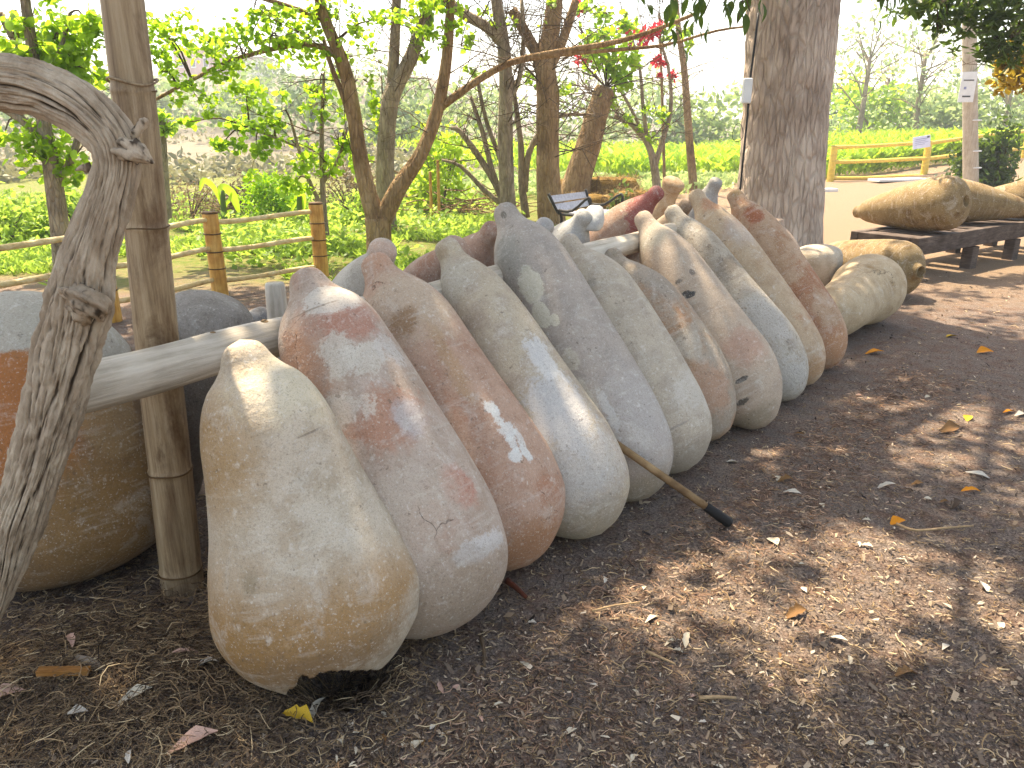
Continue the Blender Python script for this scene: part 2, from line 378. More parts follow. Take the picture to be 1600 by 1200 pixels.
def make_jar(name, label, M, L, Rr, k=None, can=CAN, mat=None, matcfg=None, marks=(), seed=0, hole=None, broken=None, rest=None, group=None, wob=.007, neck_at=.885, seg=60, bend=0, KN_=KN, neck_label=None):
    """M: 4x4 (rotation only); rest: (x,y) of the pole and lowest point put on the ground, or None when M carries the place"""
    V, S = jar_mesh(name, L, Rr, k, can, seg, seed, hole, wob, KN_, bend)
    m, n = V.shape[:2]
    P = V.reshape(-1, 3); W = P @ np.array(M.to_3x3()).T
    if rest is not None:
        M = M.copy(); zmin = W[:, 2].min(); M.translation = Vector((rest[0], rest[1], rest[2]-zmin-.008))
    faces = []
    for i in range(m-1):
        for j in range(n):
            q = (j+1) % n; faces.append((i*n+j, i*n+q, (i+1)*n+q, (i+1)*n+j))
    full = bpy.data.meshes.new('tmp'); full.from_pydata(P.tolist(), [], faces)
    full.polygons.foreach_set('use_smooth', [True]*len(faces)); full.update()
    N = [tuple(v.normal) for v in full.vertices]
    loc = []
    if marks or broken:
        bvh = BVHTree.FromPolygons([M @ Vector(p) for p in P], faces); Mi = M.inverted()
        def hit(x, y):
            h = bvh.ray_cast(Vector((0, 0, CAM_H)), ray(x, y).normalized())
            return (Mi @ h[0]) if h[0] is not None else None
        for (x, y, rt, ra, c, soft, nz, st, rel) in marks:
            h = hit(x, y)
            if h is not None: loc.append((h, rt, ra, c, soft, nz, st, rel))
    if mat is None: mat = jar_material('clay_'+name, seed=seed, patches=loc, **matcfg)
    drop = set()
    if broken:
        cx = G(*broken[:2]).x; py_ = M.translation.y
        for fi, f in enumerate(faces):
            c = M @ (sum((Vector(P[a]) for a in f), Vector())/4); u = (c.x-cx)/broken[2]
            if c.z < .045 and (c.x-cx)**2+(c.y-py_)**2 < .25**2 and c.y > py_-.12: drop.add(fi)
            if c.y < py_+.02 and abs(u) < 1 and c.z < broken[3]*(1-u*u)**.7*(.95+.3*float(fbm(c.x*40, c.y*40, 0, 4, 3)))+.004: drop.add(fi)
    ns = int(np.argmax(S >= neck_at)) if neck_at < 1 else m-1
    def sub(i0, i1, nm, par):
        vs_ = list(range(i0*n, (i1+1)*n)); fs = [tuple(a-i0*n for a in f) for fi, f in enumerate(faces[i0*n:i1*n]) if fi+i0*n not in drop]
        me = bpy.data.meshes.new(nm); me.from_pydata(P[i0*n:(i1+1)*n].tolist(), [], fs)
        me.polygons.foreach_set('use_smooth', [True]*len(fs)); me.update()
        me.normals_split_custom_set_from_vertices(N[i0*n:(i1+1)*n])
        return mk(nm, me, mat, par)
    body = sub(0, ns, name, None)
    if drop:
        body.data.attributes.remove(body.data.attributes['custom_normal']) if 'custom_normal' in body.data.attributes else None
        sm = body.modifiers.new('wall', 'SOLIDIFY'); sm.thickness = .022; sm.offset = -1
    body.matrix_world = M
    if ns < m-1:
        nk = sub(ns, m-1, 'neck', body)
        if neck_label: nk['label'] = neck_label
    bpy.data.meshes.remove(full)
    tag(body, label, 'jar', group)
    return body
def lean(tilt, az):
    a = Vector((math.sin(tilt)*math.cos(az), math.sin(tilt)*math.sin(az), math.cos(tilt))); e1 = Vector((-math.sin(az), math.cos(az), 0)); e2 = a.cross(e1)
    return Matrix((e1, e2, a)).transposed().to_4x4()

FIT = {
"J1": [-0.487, 1.848, 0.248, 2.734, 1.006, 0.268, 0.161, 0.088, 0.005, 0.052, 0.094, 0.036, -0.084, -0.135, -0.079, 0.019, 0.122, 0.108, -0.03, -0.208, -0.358],
"J2": [-0.176, 2.017, 0.555, 2.437, 1.232, 0.249, 0.094, 0.143, 0.121, 0.089, 0.077, 0.051, 0.007, -0.016, 0.022, 0.152, 0.259, 0.215, 0.061, -0.116, -0.243],
"J3": [0.062, 2.387, 0.632, 2.465, 1.277, 0.229, 0.016, 0.057, 0.095, 0.117, 0.112, 0.084, 0.034, 0.031, 0.098, 0.163, 0.171, 0.128, 0.041, -0.047, -0.125],
"J4": [0.34, 2.603, 0.669, 2.427, 1.331, 0.213, 0.063, 0.109, 0.111, 0.086, 0.066, 0.02, -0.023, -0.032, -0.003, 0.042, 0.054, 0.023, -0.031, -0.066, -0.083],
"J5": [0.574, 2.914, 0.65, 2.363, 1.453, 0.222, 0.052, 0.047, 0.028, 0.006, -0.006, -0.011, -0.022, -0.0, 0.081, 0.186, 0.239, 0.159, 0.053, -0.051, -0.148],
"J6": [0.799, 3.19, 0.635, 2.42, 1.239, 0.22, 0.023, 0.031, 0.026, 0.009, 0.005, 0.028, 0.049, 0.085, 0.143, 0.166, 0.132, 0.052, -0.035, -0.111, -0.163],
"J7": [1.042, 3.575, 0.662, 2.495, 1.121, 0.213, -0.051, -0.092, -0.102, -0.061, 0.041, 0.114, 0.135, 0.148, 0.148, 0.115, 0.086, 0.045, -0.012, -0.067, -0.096],
"J8": [1.327, 3.741, 0.684, 2.399, 1.347, 0.207, -0.038, -0.035, -0.006, 0.052, 0.09, 0.041, 0.001, -0.002, 0.031, 0.067, 0.085, 0.051, 0.001, -0.056, -0.106],
"J9": [1.635, 4.173, 0.715, 2.447, 1.367, 0.2, -0.01, -0.008, -0.002, 0.019, 0.039, -0.004, -0.07, -0.076, -0.015, 0.041, 0.065, 0.051, 0.017, -0.015, -0.042],
"J10": [1.835, 4.446, 0.685, 2.427, 1.432, 0.199, 0.014, 0.007, -0.002, -0.012, -0.023, -0.043, -0.036, -0.011, 0.013, 0.04, 0.047, 0.035, 0.01, -0.022, -0.05],
"J11": [2.089, 4.787, 0.629, 2.471, 1.351, 0.209, 0.031, 0.02, 0.006, 0.006, 0.003, -0.005, -0.008, 0.011, 0.046, 0.072, 0.077, 0.044, 0.003, -0.039, -0.071],
}
ROW = 'clay jars leaning in a row against the log rail'
WH = 'dcd8cf'; PALE = 'c9c0b2'; CL = 'b9744f'
JCFG = {
'J1': (dict(base='bdad98', base2='a9977f', clay='987c5a', amt=.42, pits=.45, crack=0.),
       [(440, 1020, .32, .15, '7d5c36', .45, .35, .85, 0), (350, 960, .2, .16, '96703f', .5, .4, .7, 0), (335, 720, .12, .2, 'a07c4c', .5, .3, .7, 0), (560, 940, .2, .1, 'a57f52', .5, .4, .6, 0),
        (450, 860, .3, .14, 'c4baa8', .5, .5, .4, 0), (480, 590, .2, .1, 'd6c9ac', .5, .4, .6, 0), (392, 912, .02, .03, '7d7058', .6, .5, .5, 0), (485, 676, .035, .003, '5d4a36', .5, .3, .6, -.4)],
       'large pear-shaped clay jar with broken mouth on the ground, nearest of the row'),
'J2': (dict(base='b3a090', base2='a5907e', clay='a8826e', amt=.44),
       [(545, 500, .10, .07, 'ab7a66', .3, .45, .85, 0), (470, 585, .09, .12, 'ab7e60', .4, .5, .7, 0), (600, 650, .12, .09, 'a87a62', .35, .5, .85, 0), (520, 465, .09, .06, PALE, .12, .35, .8, .4),
        (535, 555, .05, .08, 'c2b8a8', .25, .9, .8, .5), (575, 560, .07, .045, 'c2b8a8', .25, .9, .75, .4), (640, 650, .05, .06, 'b3aaa4', .3, .4, .8, 0), (612, 548, .05, .05, 'c0b8ae', .35, .9, .6, .3), (540, 640, .08, .05, 'c6bbab', .2, .7, .7, .3),
        (720, 760, .06, .06, 'b0705a', .35, .5, .8, 0), (640, 800, .16, .12, 'b6a694', .5, .5, .7, 0), (760, 850, .1, .03, 'c9c5c0', .3, .7, .7, .3), (690, 940, .25, .1, '8d7a64', .5, .4, .6, 0), (490, 482, .07, .003, '7d6a56', .5, .3, .6, -.4)],
       'clay jar with flaking pale plaster over orange clay, second in the leaning row'),
'J3': (dict(base='b3927c', base2='a5826c', clay='a5745a', amt=.42),
       [(766, 636, .022, .026, 'd2d0c8', .3, .9, .85, .5), (778, 652, .018, .035, 'd2d0c8', .3, 1., .8, .5), (792, 672, .024, .030, 'd2d0c8', .3, 1., .8, .5), (800, 692, .014, .03, 'd2d0c8', .3, 1., .75, .5), (806, 712, .024, .022, 'd2d0c8', .3, .9, .85, .5), (822, 708, .014, .034, 'd2d0c8', .3, .9, .85, .5), (812, 684, .010, .03, 'd2d0c8', .3, 1., .6, .4), (640, 470, .18, .16, 'b9a48c', .5, .5, .8, 0), (628, 505, .06, .05, '8a6848', .4, .6, .8, 0),
        (590, 405, .05, .04, 'b98f74', .5, .3, .8, 0), (820, 860, .2, .08, '9c6f4c', .5, .4, .7, 0), (700, 560, .03, .25, 'a98863', .4, .6, .5, 0)],
       'orange-brown clay jar splashed with white paint, third in the leaning row'),
'J4': (dict(base='b6a68e', base2='a79682', clay='ab8a70', amt=.36, crack=0.),
       [(880, 640, .12, .16, 'bcb9b6', .3, .5, .75, .2), (905, 730, .22, .14, 'aeaaa4', .5, .4, .7, 0), (850, 560, .05, .1, 'c8c5c0', .2, .6, .8, .3), (700, 440, .12, .08, 'b3aa98', .5, .3, .7, 0), (690, 395, .03, .03, '9a8468', .5, .3, .7, 0), (920, 815, .2, .07, '8f8878', .5, .4, .6, 0)],
       'clay jar with tan top and bluish-white lower half, fourth in the leaning row'),
'J5': (dict(base='aa9d90', base2='9a8f84', clay='a08c7c', amt=.30, pits=.3),
       [(828, 445, .055, .085, 'c4bba6', .06, .30, .95, .8), (845, 490, .035, .06, 'c4bba6', .06, .30, .95, .8), (866, 500, .02, .025, 'c4bba6', .08, .3, .95, .7), (918, 625, .03, .10, 'b9ae9c', .1, .4, .9, .6), (893, 560, .03, .05, 'b9ae9c', .15, .6, .8, .4),
        (950, 640, .022, .10, 'c8c4bc', .25, .7, .8, .3), (1010, 640, .16, .2, 'aba49c', .5, .4, .7, 0), (790, 400, .08, .12, '8e8a7e', .5, .4, .7, 0), (787, 336, .013, .02, '6d6456', .2, .3, .8, -.8), (1000, 770, .2, .06, '8c8068', .5, .4, .6, 0)],
       'tall smooth grey clay jar with a mortar repair patch, tallest of the row'),
'J6': (dict(base='b6a894', base2='a69886', clay='ad9274', amt=.33, crack=.5),
       [(925, 440, .02, .02, '8a8276', .4, .5, .7, 0), (1060, 665, .05, .006, '837a70', .3, .5, .7, -.5), (1090, 610, .14, .1, 'bdb4a6', .5, .5, .7, 0), (1060, 720, .2, .07, '94897a', .5, .4, .6, 0), (920, 385, .03, .02, '8b8072', .5, .4, .6, 0)],
       'plain pale grey clay jar between the tall grey jar and a shorter brown one'),
'J7': (dict(base='a39482', base2='94846f', clay='a67c5c', amt=.45, pits=.7),
       [(1040, 440, .14, .12, '96897a', .5, .5, .8, 0), (1110, 610, .12, .12, 'b08a70', .5, .6, .8, 0), (1080, 540, .06, .08, 'b9ac9a', .4, .7, .6, 0)],
       'shorter mottled brown clay jar, lowest top of the leaning row'),
'J8': (dict(base='b5a18c', base2='a89480', clay='b0886e', amt=.36),
       [(1079, 460, .030, .014, '3d3f40', .15, .45, .95, 0), (1072, 458, .02, .012, '3d3f40', .15, .5, .9, 0), (1081, 424, .014, .018, '6d625a', .3, .6, .8, 0), (1060, 440, .02, .012, '5d5650', .3, .8, .8, 0), (1158, 594, .035, .011, '44403c', .2, .45, .95, 0), (1160, 628, .040, .015, '4a463f', .25, .5, .9, 0),
        (1165, 540, .12, .09, 'ad8570', .5, .5, .7, 0), (1175, 655, .14, .05, '8f826c', .5, .4, .7, 0), (1020, 370, .1, .06, 'a59c8a', .5, .3, .8, 0), (1170, 655, .004, .04, '3a352f', .4, .3, .7, -.6)],
       'pinkish-tan clay jar with black tar smudges on its side'),
'J9': (dict(base='b8ac9a', base2='a69784', clay='948672', amt=.40, pits=.9, rough_amt=.8),
       [(1140, 415, .1, .07, '857868', .4, .8, .8, 0), (1200, 500, .14, .2, 'bfb9b0', .5, .6, .6, .3), (1240, 590, .14, .1, 'c2bdb4', .5, .5, .7, .2)],
       'rough whitish clay jar with pitted flaking surface in the row'),
'J10': (dict(base='b8a084', base2='aa8f72', clay='ab7e5e', amt=.45),
       [(1110, 320, .06, .05, 'a97a5c', .4, .6, .8, 0), (1160, 360, .12, .1, 'b3a598', .5, .4, .7, 0), (1265, 580, .14, .06, 'a98460', .5, .4, .7, 0)],
       'slim tan clay jar with a knobbed top, second from the tree end of the row'),
'J11': (dict(base='b3957a', base2='a48467', clay='9d6a4c', amt=.48),
       [(1180, 335, .06, .055, '96583c', .25, .5, .9, 0), (1150, 300, .04, .03, '8d7552', .5, .5, .8, 0), (1310, 540, .16, .1, 'b08462', .5, .4, .8, 0)],
       'brown clay jar with a red-brown stain below its neck, in front of the trunk'),
}
for i, (k, p) in enumerate(FIT.items()):
    cfg, marks, lab = JCFG[k]
    make_jar('clay_jar', lab, lean(p[2], p[3]), p[4], p[5], np.array(p[6:]), matcfg=cfg, marks=marks, seed=i+1, rest=(p[0], p[1], -.004), group=ROW,
             broken=(541, 1060, .145, .185) if k == 'J1' else None, seg=200 if i == 0 else 72 if i < 5 else 56)
DOME = np.array([0, .30, .36, .40, .46, .56, .70, .84, .95, 1.0, .99, .95, .88, .79, .65, .45, 0])
# two jars standing behind the far end of the row
for i, (bx, by, tl, L_, Rr, cfg, lab) in enumerate([
    (2.03, 5.76, .10, .88, .235, dict(base='b59d88', base2='a58c78', clay='a87a60', amt=.42), 'upright pinkish clay jar beside the trunk base, behind the stained brown jar'),
    (2.57, 6.35, .10, .60, .20, dict(base='c0b19c', base2='ad9c86', clay='ab8464', amt=.35), 'small pale upright jar just behind the pear-shaped lying jar')]):
    make_jar('clay_jar', lab, lean(tl, 2.43), L_, Rr, None, CAN if i == 0 else DOME, matcfg=cfg, seed=21+i, rest=(bx, by, 0), group=ROW, seg=48)
# back row: leaning the other way, only the tops show over the rail
def back_jar(nx, ny, nz, tl, az, L_, Rr, cfg, lab, marks=(), seed=0, can=CAN, **kw):
    top = atz(nx, ny, nz); M = lean(tl, az); a = M.to_3x3() @ Vector((0, 0, 1))
    b = top-a*L_; b.z = max(b.z, .0); M.translation = b
    return make_jar('clay_jar', lab, M, L_, Rr, None, can, matcfg=cfg, marks=marks, seed=seed, group='clay jars behind the log rail', seg=48, **kw)
BK = [
 (602, 380, 1.08, .72, -1.0, 1.30, .215, dict(base='bdb4a6', base2='aaa092', clay='b08a70', amt=.36), 'pale clay jar behind the rail with pinkish rounded knob above the third jar', [(598, 398, .07, .05, 'b99a86', .4, .4, .9, 0)]),
 (716, 376, 1.06, .74, -.95, 1.30, .22, dict(base='ae9280', base2='9f806c', clay='9c7058', amt=.45), 'orange clay jar behind the rail between third and fourth jars', []),
 (775, 352, 1.06, .78, -.9, 1.30, .205, dict(base='ab8a76', base2='9a7864', clay='946850', amt=.45), 'reddish clay jar behind the rail peeking out left of the tallest jar', []),
 (857, 344, 1.06, .70, -.9, 1.28, .19, dict(base='aaa49e', base2='9a948c', clay='a08c7c', amt=.3), 'grey clay jar behind the rail peeking out right of the tallest jar', []),
 (1034, 294, 1.12, .80, -.62, 1.42, .20, dict(base='a98a74', base2='9c7a64', clay='a06a50', amt=.45), 'clay jar behind the rail with red paint on its neck', [(1010, 318, .12, .16, '9a5850', .2, .5, .96, 0), (1030, 300, .10, .10, '9a5850', .2, .3, .96, 0), (995, 350, .04, .12, '9a5850', .25, .5, .9, 0)]),
 (1122, 284, 1.13, .50, -.9, 1.32, .19, dict(base='a8a39c', base2='98928a', clay='a08c7c', amt=.3), 'grey clay jar behind the rail with knob showing behind the slim tan jar', []),
 (1078, 312, 1.04, .6, -.8, 1.25, .18, dict(base='a08c76', base2='917a64', clay='946a4c', amt=.4), 'dark tan clay jar peeking out behind the rail between whitish and slim jars', []),
]
for i, (nx, ny, nz, tl, az, L_, Rr, cfg, lab, mkz) in enumerate(BK):
    back_jar(nx, ny, nz, tl, az, L_, Rr, cfg, lab, mkz, seed=31+i)
# brown bulging jar behind the red one
CB = np.array([0, .4, .7, .92, 1.0, 1.0, .95, .85, .7, .55, .42, .38, .40, .46, .48, .36, 0])
back_jar(1056, 283, 1.10, .45, -.9, 1.25, .19, dict(base='b09474', base2='9c7c5c', clay='8f6440', amt=.45), 'brown clay jar with bulging end behind the red-painted neck', (), 44, CB)
# jar with a broken flat-topped neck capped in grey mortar
def capped():
    top = atz(905, 352, .98)
    M = lean(.62, -.8); a = M.to_3x3() @ Vector((0, 0, 1)); b = top-a*1.02; M.translation = b
    o = make_jar('clay_jar', 'grey clay jar behind the rail topped with a pale mortar cap', M, 1.12, .21, None, matcfg=dict(base='a7a49e', base2='9a9790', clay='a0958a', amt=.3), seed=46, group='clay jars behind the log rail', seg=48, neck_at=2)
    m = MB(); c0 = top
    c0 = at(926, 352, top.y-.02); c1 = at(930, 327, top.y+.05)
    m.tube([c0-Vector((0, 0, .02)), c0, c0*.55+c1*.45, c1, c1+(c1-c0)*.03], [.045, .054, .058, .045, .02], 14, 3, disp=lambda t, l: 1+.10*np.sin(2*t+1)+.06*np.sin(5*t))
    cm = m.build('mortar_cap', jar_material('mortar', 'b9b7b2', 'a9a7a2', '9a958c', .3, seed=3)); cm.parent = o; cm.matrix_parent_inverse = M.inverted()
capped()
# round end of a jar standing mouth-down behind the rail, left of the nearest jar
M = lean(.30, -.35)
CI = np.array([0, .30, .36, .38, .42, .50, .62, .76, .89, .97, 1.0, .99, .94, .86, .72, .50, 0])
o = make_jar('clay_jar', 'grey jar standing mouth down with rounded bottom up beside the bamboo post', M, .93, .185, None, CI, matcfg=dict(base='a0968a', base2='8e8478', clay='82776a', amt=.35, rough_amt=.9, pits=.7), seed=51, rest=(-1.42, 3.0, 0), seg=48, neck_at=2, wob=.03)
# big jar at the left behind the weathered vine
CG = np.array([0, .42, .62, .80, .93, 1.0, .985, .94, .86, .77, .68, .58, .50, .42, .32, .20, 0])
make_jar('clay_jar', 'huge orange-brown jar with pale top behind the weathered vine trunk', lean(.10, 2.8), 1.02, .42, None, CG,
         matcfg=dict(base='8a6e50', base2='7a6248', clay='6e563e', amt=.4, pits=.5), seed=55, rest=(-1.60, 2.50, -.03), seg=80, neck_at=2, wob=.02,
         marks=[(10, 640, .20, .26, 'a8693a', .35, .25, .85, 0), (60, 475, .40, .13, 'aca494', .05, .08, .95, 0), (150, 505, .26, .13, 'aca494', .05, .08, .95, 0), (190, 800, .30, .22, '94713f', .5, .3, .5, 0), (170, 650, .10, .14, 'a0845e', .15, .2, .6, 0)])  # crisp-edged pale upper zone, orange zone at left, browner tones lower down

# lying jars on the ground at the far end
def lying(label, pole, nub, L_, Rr, can, cfg, seed, hole=None, lift=None, up=None, marks=(), bend=0, group='clay jars lying on their sides'):
    pole = Vector(pole); nub = Vector(nub); a = (nub-pole).normalized(); e1 = a.cross(Vector((0, 0, 1))).normalized(); e2 = a.cross(e1)
    M = Matrix((e1, e2, a)).transposed().to_4x4()
    return make_jar('clay_jar', label, M, L_, Rr, None, can, matcfg=cfg, seed=seed, hole=hole, rest=(pole.x, pole.y, lift or 0), marks=marks, group=group, seg=56, bend=bend)
YEL = dict(base='8c7652', base2='7a6340', clay='6a4f2e', amt=.40, pits=.35)
CP = np.array([0, .38, .66, .90, 1.0, .98, .86, .76, .73, .70, .62, .50, .36, .28, .26, .22, 0])
lying('pear-shaped cream jar lying on the ground beside the far end of the row', (3.04, 6.32, .3), (2.12, 5.22, .20), 1.36, .275, CP, dict(base='baa586', base2='a99272', clay='967852', amt=.36, pits=.4), 61)
CL2 = np.array([0, .42, .70, .92, 1.0, 1.0, .95, .88, .80, .70, .58, .45, .32, .27, .26, .22, 0])
lying('yellowish jar lying on the ground with an open spout facing the path', (3.66, 6.92, .25), (3.14, 8.08, .20), 1.25, .262, CL2, YEL, 62, hole=(.048, .06))

# ------------------------------------------------------------------ wood materials
M_DRIFT = (lambda: (lambda s: s.m)((lambda s: (
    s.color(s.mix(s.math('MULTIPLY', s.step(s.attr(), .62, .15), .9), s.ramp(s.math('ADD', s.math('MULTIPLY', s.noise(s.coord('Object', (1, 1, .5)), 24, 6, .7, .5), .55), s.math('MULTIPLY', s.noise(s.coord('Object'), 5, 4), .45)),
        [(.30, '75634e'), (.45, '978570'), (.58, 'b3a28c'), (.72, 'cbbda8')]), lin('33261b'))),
    s.bump(s.noise(s.coord('Object', (1, 1, .35)), 90, 5, .7), .7, .006), s)[-1])(NT('weathered_vine_wood', .9, .15))))()
M_RAIL = woodmat('grey_weathered_log', [(.30, '7f7262'), (.45, 'aa9e8c'), (.58, 'c4b8a6'), (.75, 'd8cebe')], (16, 16, 1.0), .7, .008)
M_POST = (lambda s: (s.color(s.mix(s.math('MULTIPLY', s.step(s.noise(s.coord('Object', (1.6, 1.6, .5)), 6, 8, .75, .6), .44, .70), .9), s.ramp(s.noise(s.coord('Object', (26, 26, 1)), 2.2, 6, .7), [(.3, '6a543c'), (.5, '937c5e'), (.72, 'ad987a')]), lin('55391f'))),
    s.bump(s.noise(s.coord('Object', (30, 30, .8)), 2.5, 5, .65), .5, .004), s.m)[-1])(NT('old_bamboo', .6, .35))
M_BAM = (lambda s: (s.color(s.ramp(s.math('ADD', s.math('MULTIPLY', s.noise(s.coord('Object', (20, 20, 2)), 2, 5, .6), .5), s.math('MULTIPLY', s.noise(s.coord('Object'), 9, 4), .5)), [(.32, '8a5a24'), (.48, 'b9853c'), (.62, 'd2a558'), (.78, 'e0bf80')])), s.m)[-1])(NT('golden_bamboo', .45, .4))
M_BAMPALE = (lambda s: (s.color(s.ramp(s.math('ADD', s.math('MULTIPLY', s.noise(s.coord('Object', (3, 3, 3)), 4, 5, .6), .6), s.math('MULTIPLY', s.noise(s.coord('Object'), 30, 4), .4)), [(.32, 'a58552'), (.48, 'c9ae76'), (.62, 'dcc797'), (.78, 'eaddb8')])), s.m)[-1])(NT('pale_bamboo_rail', .5, .35))
M_BAMY = flat('yellow_bamboo', 'd9b84e', .5, .35, 14, .12)
M_NODE = flat('bamboo_node', '5f4526', .7)
M_BENCH = woodmat('dark_bench_timber', [(.30, '2d2521'), (.45, '463b34'), (.6, '5c5048'), (.78, '786b60')], (3, 3, 18), .5, .006)
M_BARK_BIG = barkmat('grey_brown_bark', [(.30, '877464'), (.45, 'ad9988'), (.58, 'c4b19f'), (.75, 'd6c6b5')], 14, .22, .8, .03)
M_BARK_T = barkmat('brown_bark', [(.30, '5a4630'), (.45, '866a4a'), (.58, 'a38763'), (.75, 'bda37e')], 16, .25, .8, .03)
M_BARK_G = barkmat('grey_bark', [(.30, '5c5042'), (.45, '857560'), (.58, 'a29178'), (.75, 'bcad94')], 16, .25, .8, .03)
M_TWIG = flat('twig_bark', '5c4b39', .9, .15, 14)
M_LEAF_B = leafmat('bright_leaf', '467218', '9cc034', .6, 'c6ea46')
M_LEAF_D = leafmat('dark_leaf', '223414', '4a6424', .35, '7fa030')
M_LEAF_S = leafmat('sage_leaf', '3c4c26', '748a48', .4, 'a0b858')
M_CROP = leafmat('crop_leaf', '6a941c', 'b8d63a', .55, 'd0ea4c', patch=.6)
M_GRASS = leafmat('grass_leaf', '4a7020', '9ab84a', .55, 'c0dc5c', patch=.55)
M_FAR = leafmat('far_leaf', '5c7440', '93ab62', .45, 'b8cc78')
M_RED = leafmat('red_bract', 'b8102c', 'e0304a', .45, 'f04050')
M_HAY = (lambda s: (s.color(s.ramp(s.noise(s.coord('Object', (1, 1, 3)), 40, 5, .7), [(.3, '5f4624'), (.5, '8a6c3a'), (.7, 'b09258')])), s.bump(s.noise(s.coord('Object'), 60, 4, .7), 1., .03), s.m)[-1])(NT('straw', .95, .05))
M_WHITE = flat('white_plastic', 'd9dad8', .5, .4, 8, .05)
M_BLACK = flat('black_iron', '1d1c1a', .6, .4, 8, .1)

def bamboo(name, pts, rad, nodes, mat, parent=None, ring=None, n=20, origin=None, cap_mat=None):
    """bamboo culm with swollen nodes at the given fractions"""
    P, r = smooth(pts, rad, 1); t = np.linspace(0, 1, 90); L = np.concatenate([[0], np.cumsum(np.linalg.norm(np.diff(P, axis=0), axis=1))]); L /= L[-1]
    C = np.stack([np.interp(t, L, P[:, i]) for i in range(3)], -1); rr = np.interp(t, L, r)
    tt = np.unique(np.concatenate([t]+[np.array([q-.006, q-.003, q, q+.003, q+.006]) for q in nodes])); tt = tt[(tt >= 0) & (tt <= 1)]
    C = np.stack([np.interp(tt, t, C[:, i]) for i in range(3)], -1); rr = np.interp(tt, t, rr)
    for q in nodes: rr = rr*(1+.05*np.exp(-((tt-q)/.003)**2)-.02*np.exp(-((tt-q-.011)/.006)**2))
    m = MB(); m.tube(C, rr, n, 1); o = m.build(name, mat, parent, origin=origin)
    return o

# ------------------------------------------------------------------ rack: log rail, bamboo post, timber post
LR0, LR1 = Vector((-1.168, 1.925, .837)), Vector((.95, 4.65, .905))
LD = (LR1-LR0).normalized()
def knotty(seed):
    return lambda t, l: 1+.05*(fbm(np.cos(t)*2+9, np.sin(t)*2, l*2.2, seed, 3)-.5)*2-.10*np.exp(-(((t-3.4+.25*np.sin(l*2)) % (2*np.pi)-np.pi)/.09)**2)*sst(.05, .3, l)*(.5+vnoise(l*3, t*0, 0, seed))
def rail(a, b, r0, r1, label, seed):
    m = MB(); n = 12; pts = [a.lerp(b, i/n)+Vector((0, 0, .003*math.sin(i*1.3+seed))) for i in range(n+1)]
    pts = [a-(b-a).normalized()*.006]+pts+[b+(b-a).normalized()*.006]
    m.tube(pts, [r0*.8]+list(np.linspace(r0, r1, n+1))+[r1*.8], 48, 8, disp=knotty(seed))
    Q = (b-a).normalized().to_track_quat('Z', 'Y').to_matrix().to_4x4(); Q.translation = a
    m.v[0] = np.array([tuple(Q.inverted() @ Vector(v)) for v in m.v[0]])
    o = m.build('log_rail', M_RAIL); o.matrix_world = Q
    return tag(o, label, 'log')
q = (Vector(LR0)-0*LD)
rl = rail(LR0, LR0+LD*1.30, .068, .060, 'weathered grey log rail beside the bamboo post', 2)
rail(LR0+LD*1.37, LR1, .058, .055, 'grey log rail showing between the leaning jars further along', 5)
for i, (fx, fy) in enumerate([(333, 521), (413, 504), (345, 577)]):
    m = MB(); hitp = at(fx, fy, LR0.y+(fx-140)/290*.5)
    ax = LR0+LD*((hitp-LR0).dot(LD)); dd = (hitp-ax).normalized(); m.tube([ax+dd*.050, ax+dd*.064, ax+dd*.069], [.016, .013, .006], 10, 2)
    k_ = m.build('knot', M_BARK_T); k_.parent = rl; k_.matrix_parent_inverse = rl.matrix_world.inverted()
po = bamboo('bamboo_post', [(-1.135, 2.29, -.03), (-1.10, 2.29, .8), (-1.055, 2.28, 1.5), (-1.02, 2.27, 2.5)], [.068, .064, .057, .050], [.041, .187, .34, .496, .643, .79, .93], M_POST, n=28, origin=None)
tag(po, 'thick weathered bamboo post standing behind the log rail', 'post')
m = MB()
for zz in (1.62,): m.tube([(-1.048+.064*math.cos(a), 2.279+.064*math.sin(a), zz+.01*math.sin(a*2)) for a in np.linspace(0, 2*math.pi, 17)], .0035, 6, 2)
tie = m.build('wire_tie', M_POST); tie.parent = po
for f in (.041, .187, .496, .643, .79):
    z_ = -.03+2.53*f; x_ = np.interp(z_, [-.03, .8, 1.5, 2.5], [-1.135, -1.10, -1.055, -1.02]); r_ = np.interp(z_, [-.03, .8, 1.5, 2.5], [.068, .064, .057, .050])*1.035
    m = MB(); m.tube([(x_+r_*math.cos(a), 2.285+r_*math.sin(a), z_+.002*math.sin(3*a)) for a in np.linspace(0, 2*math.pi, 25)], .0028, 5, 1, cap=False); k_ = m.build('node_ring', M_NODE); k_.parent = po
c = at(432, 470, 3.45)
m = MB(); m.tube([(c.x, c.y, -.05), (c.x, c.y, .4), (c.x, c.y, .80), (c.x, c.y, .815)], [.05, .048, .045, .03], 16, 6, disp=lambda t, l: 1+.10*(vnoise(t*9/6.283*3, l*1.5, 0, 4, )-.5))
tag(m.build('timber_post', M_RAIL, origin=(c.x, c.y, 0)), 'short grey timber post end showing behind the second jar', 'post')
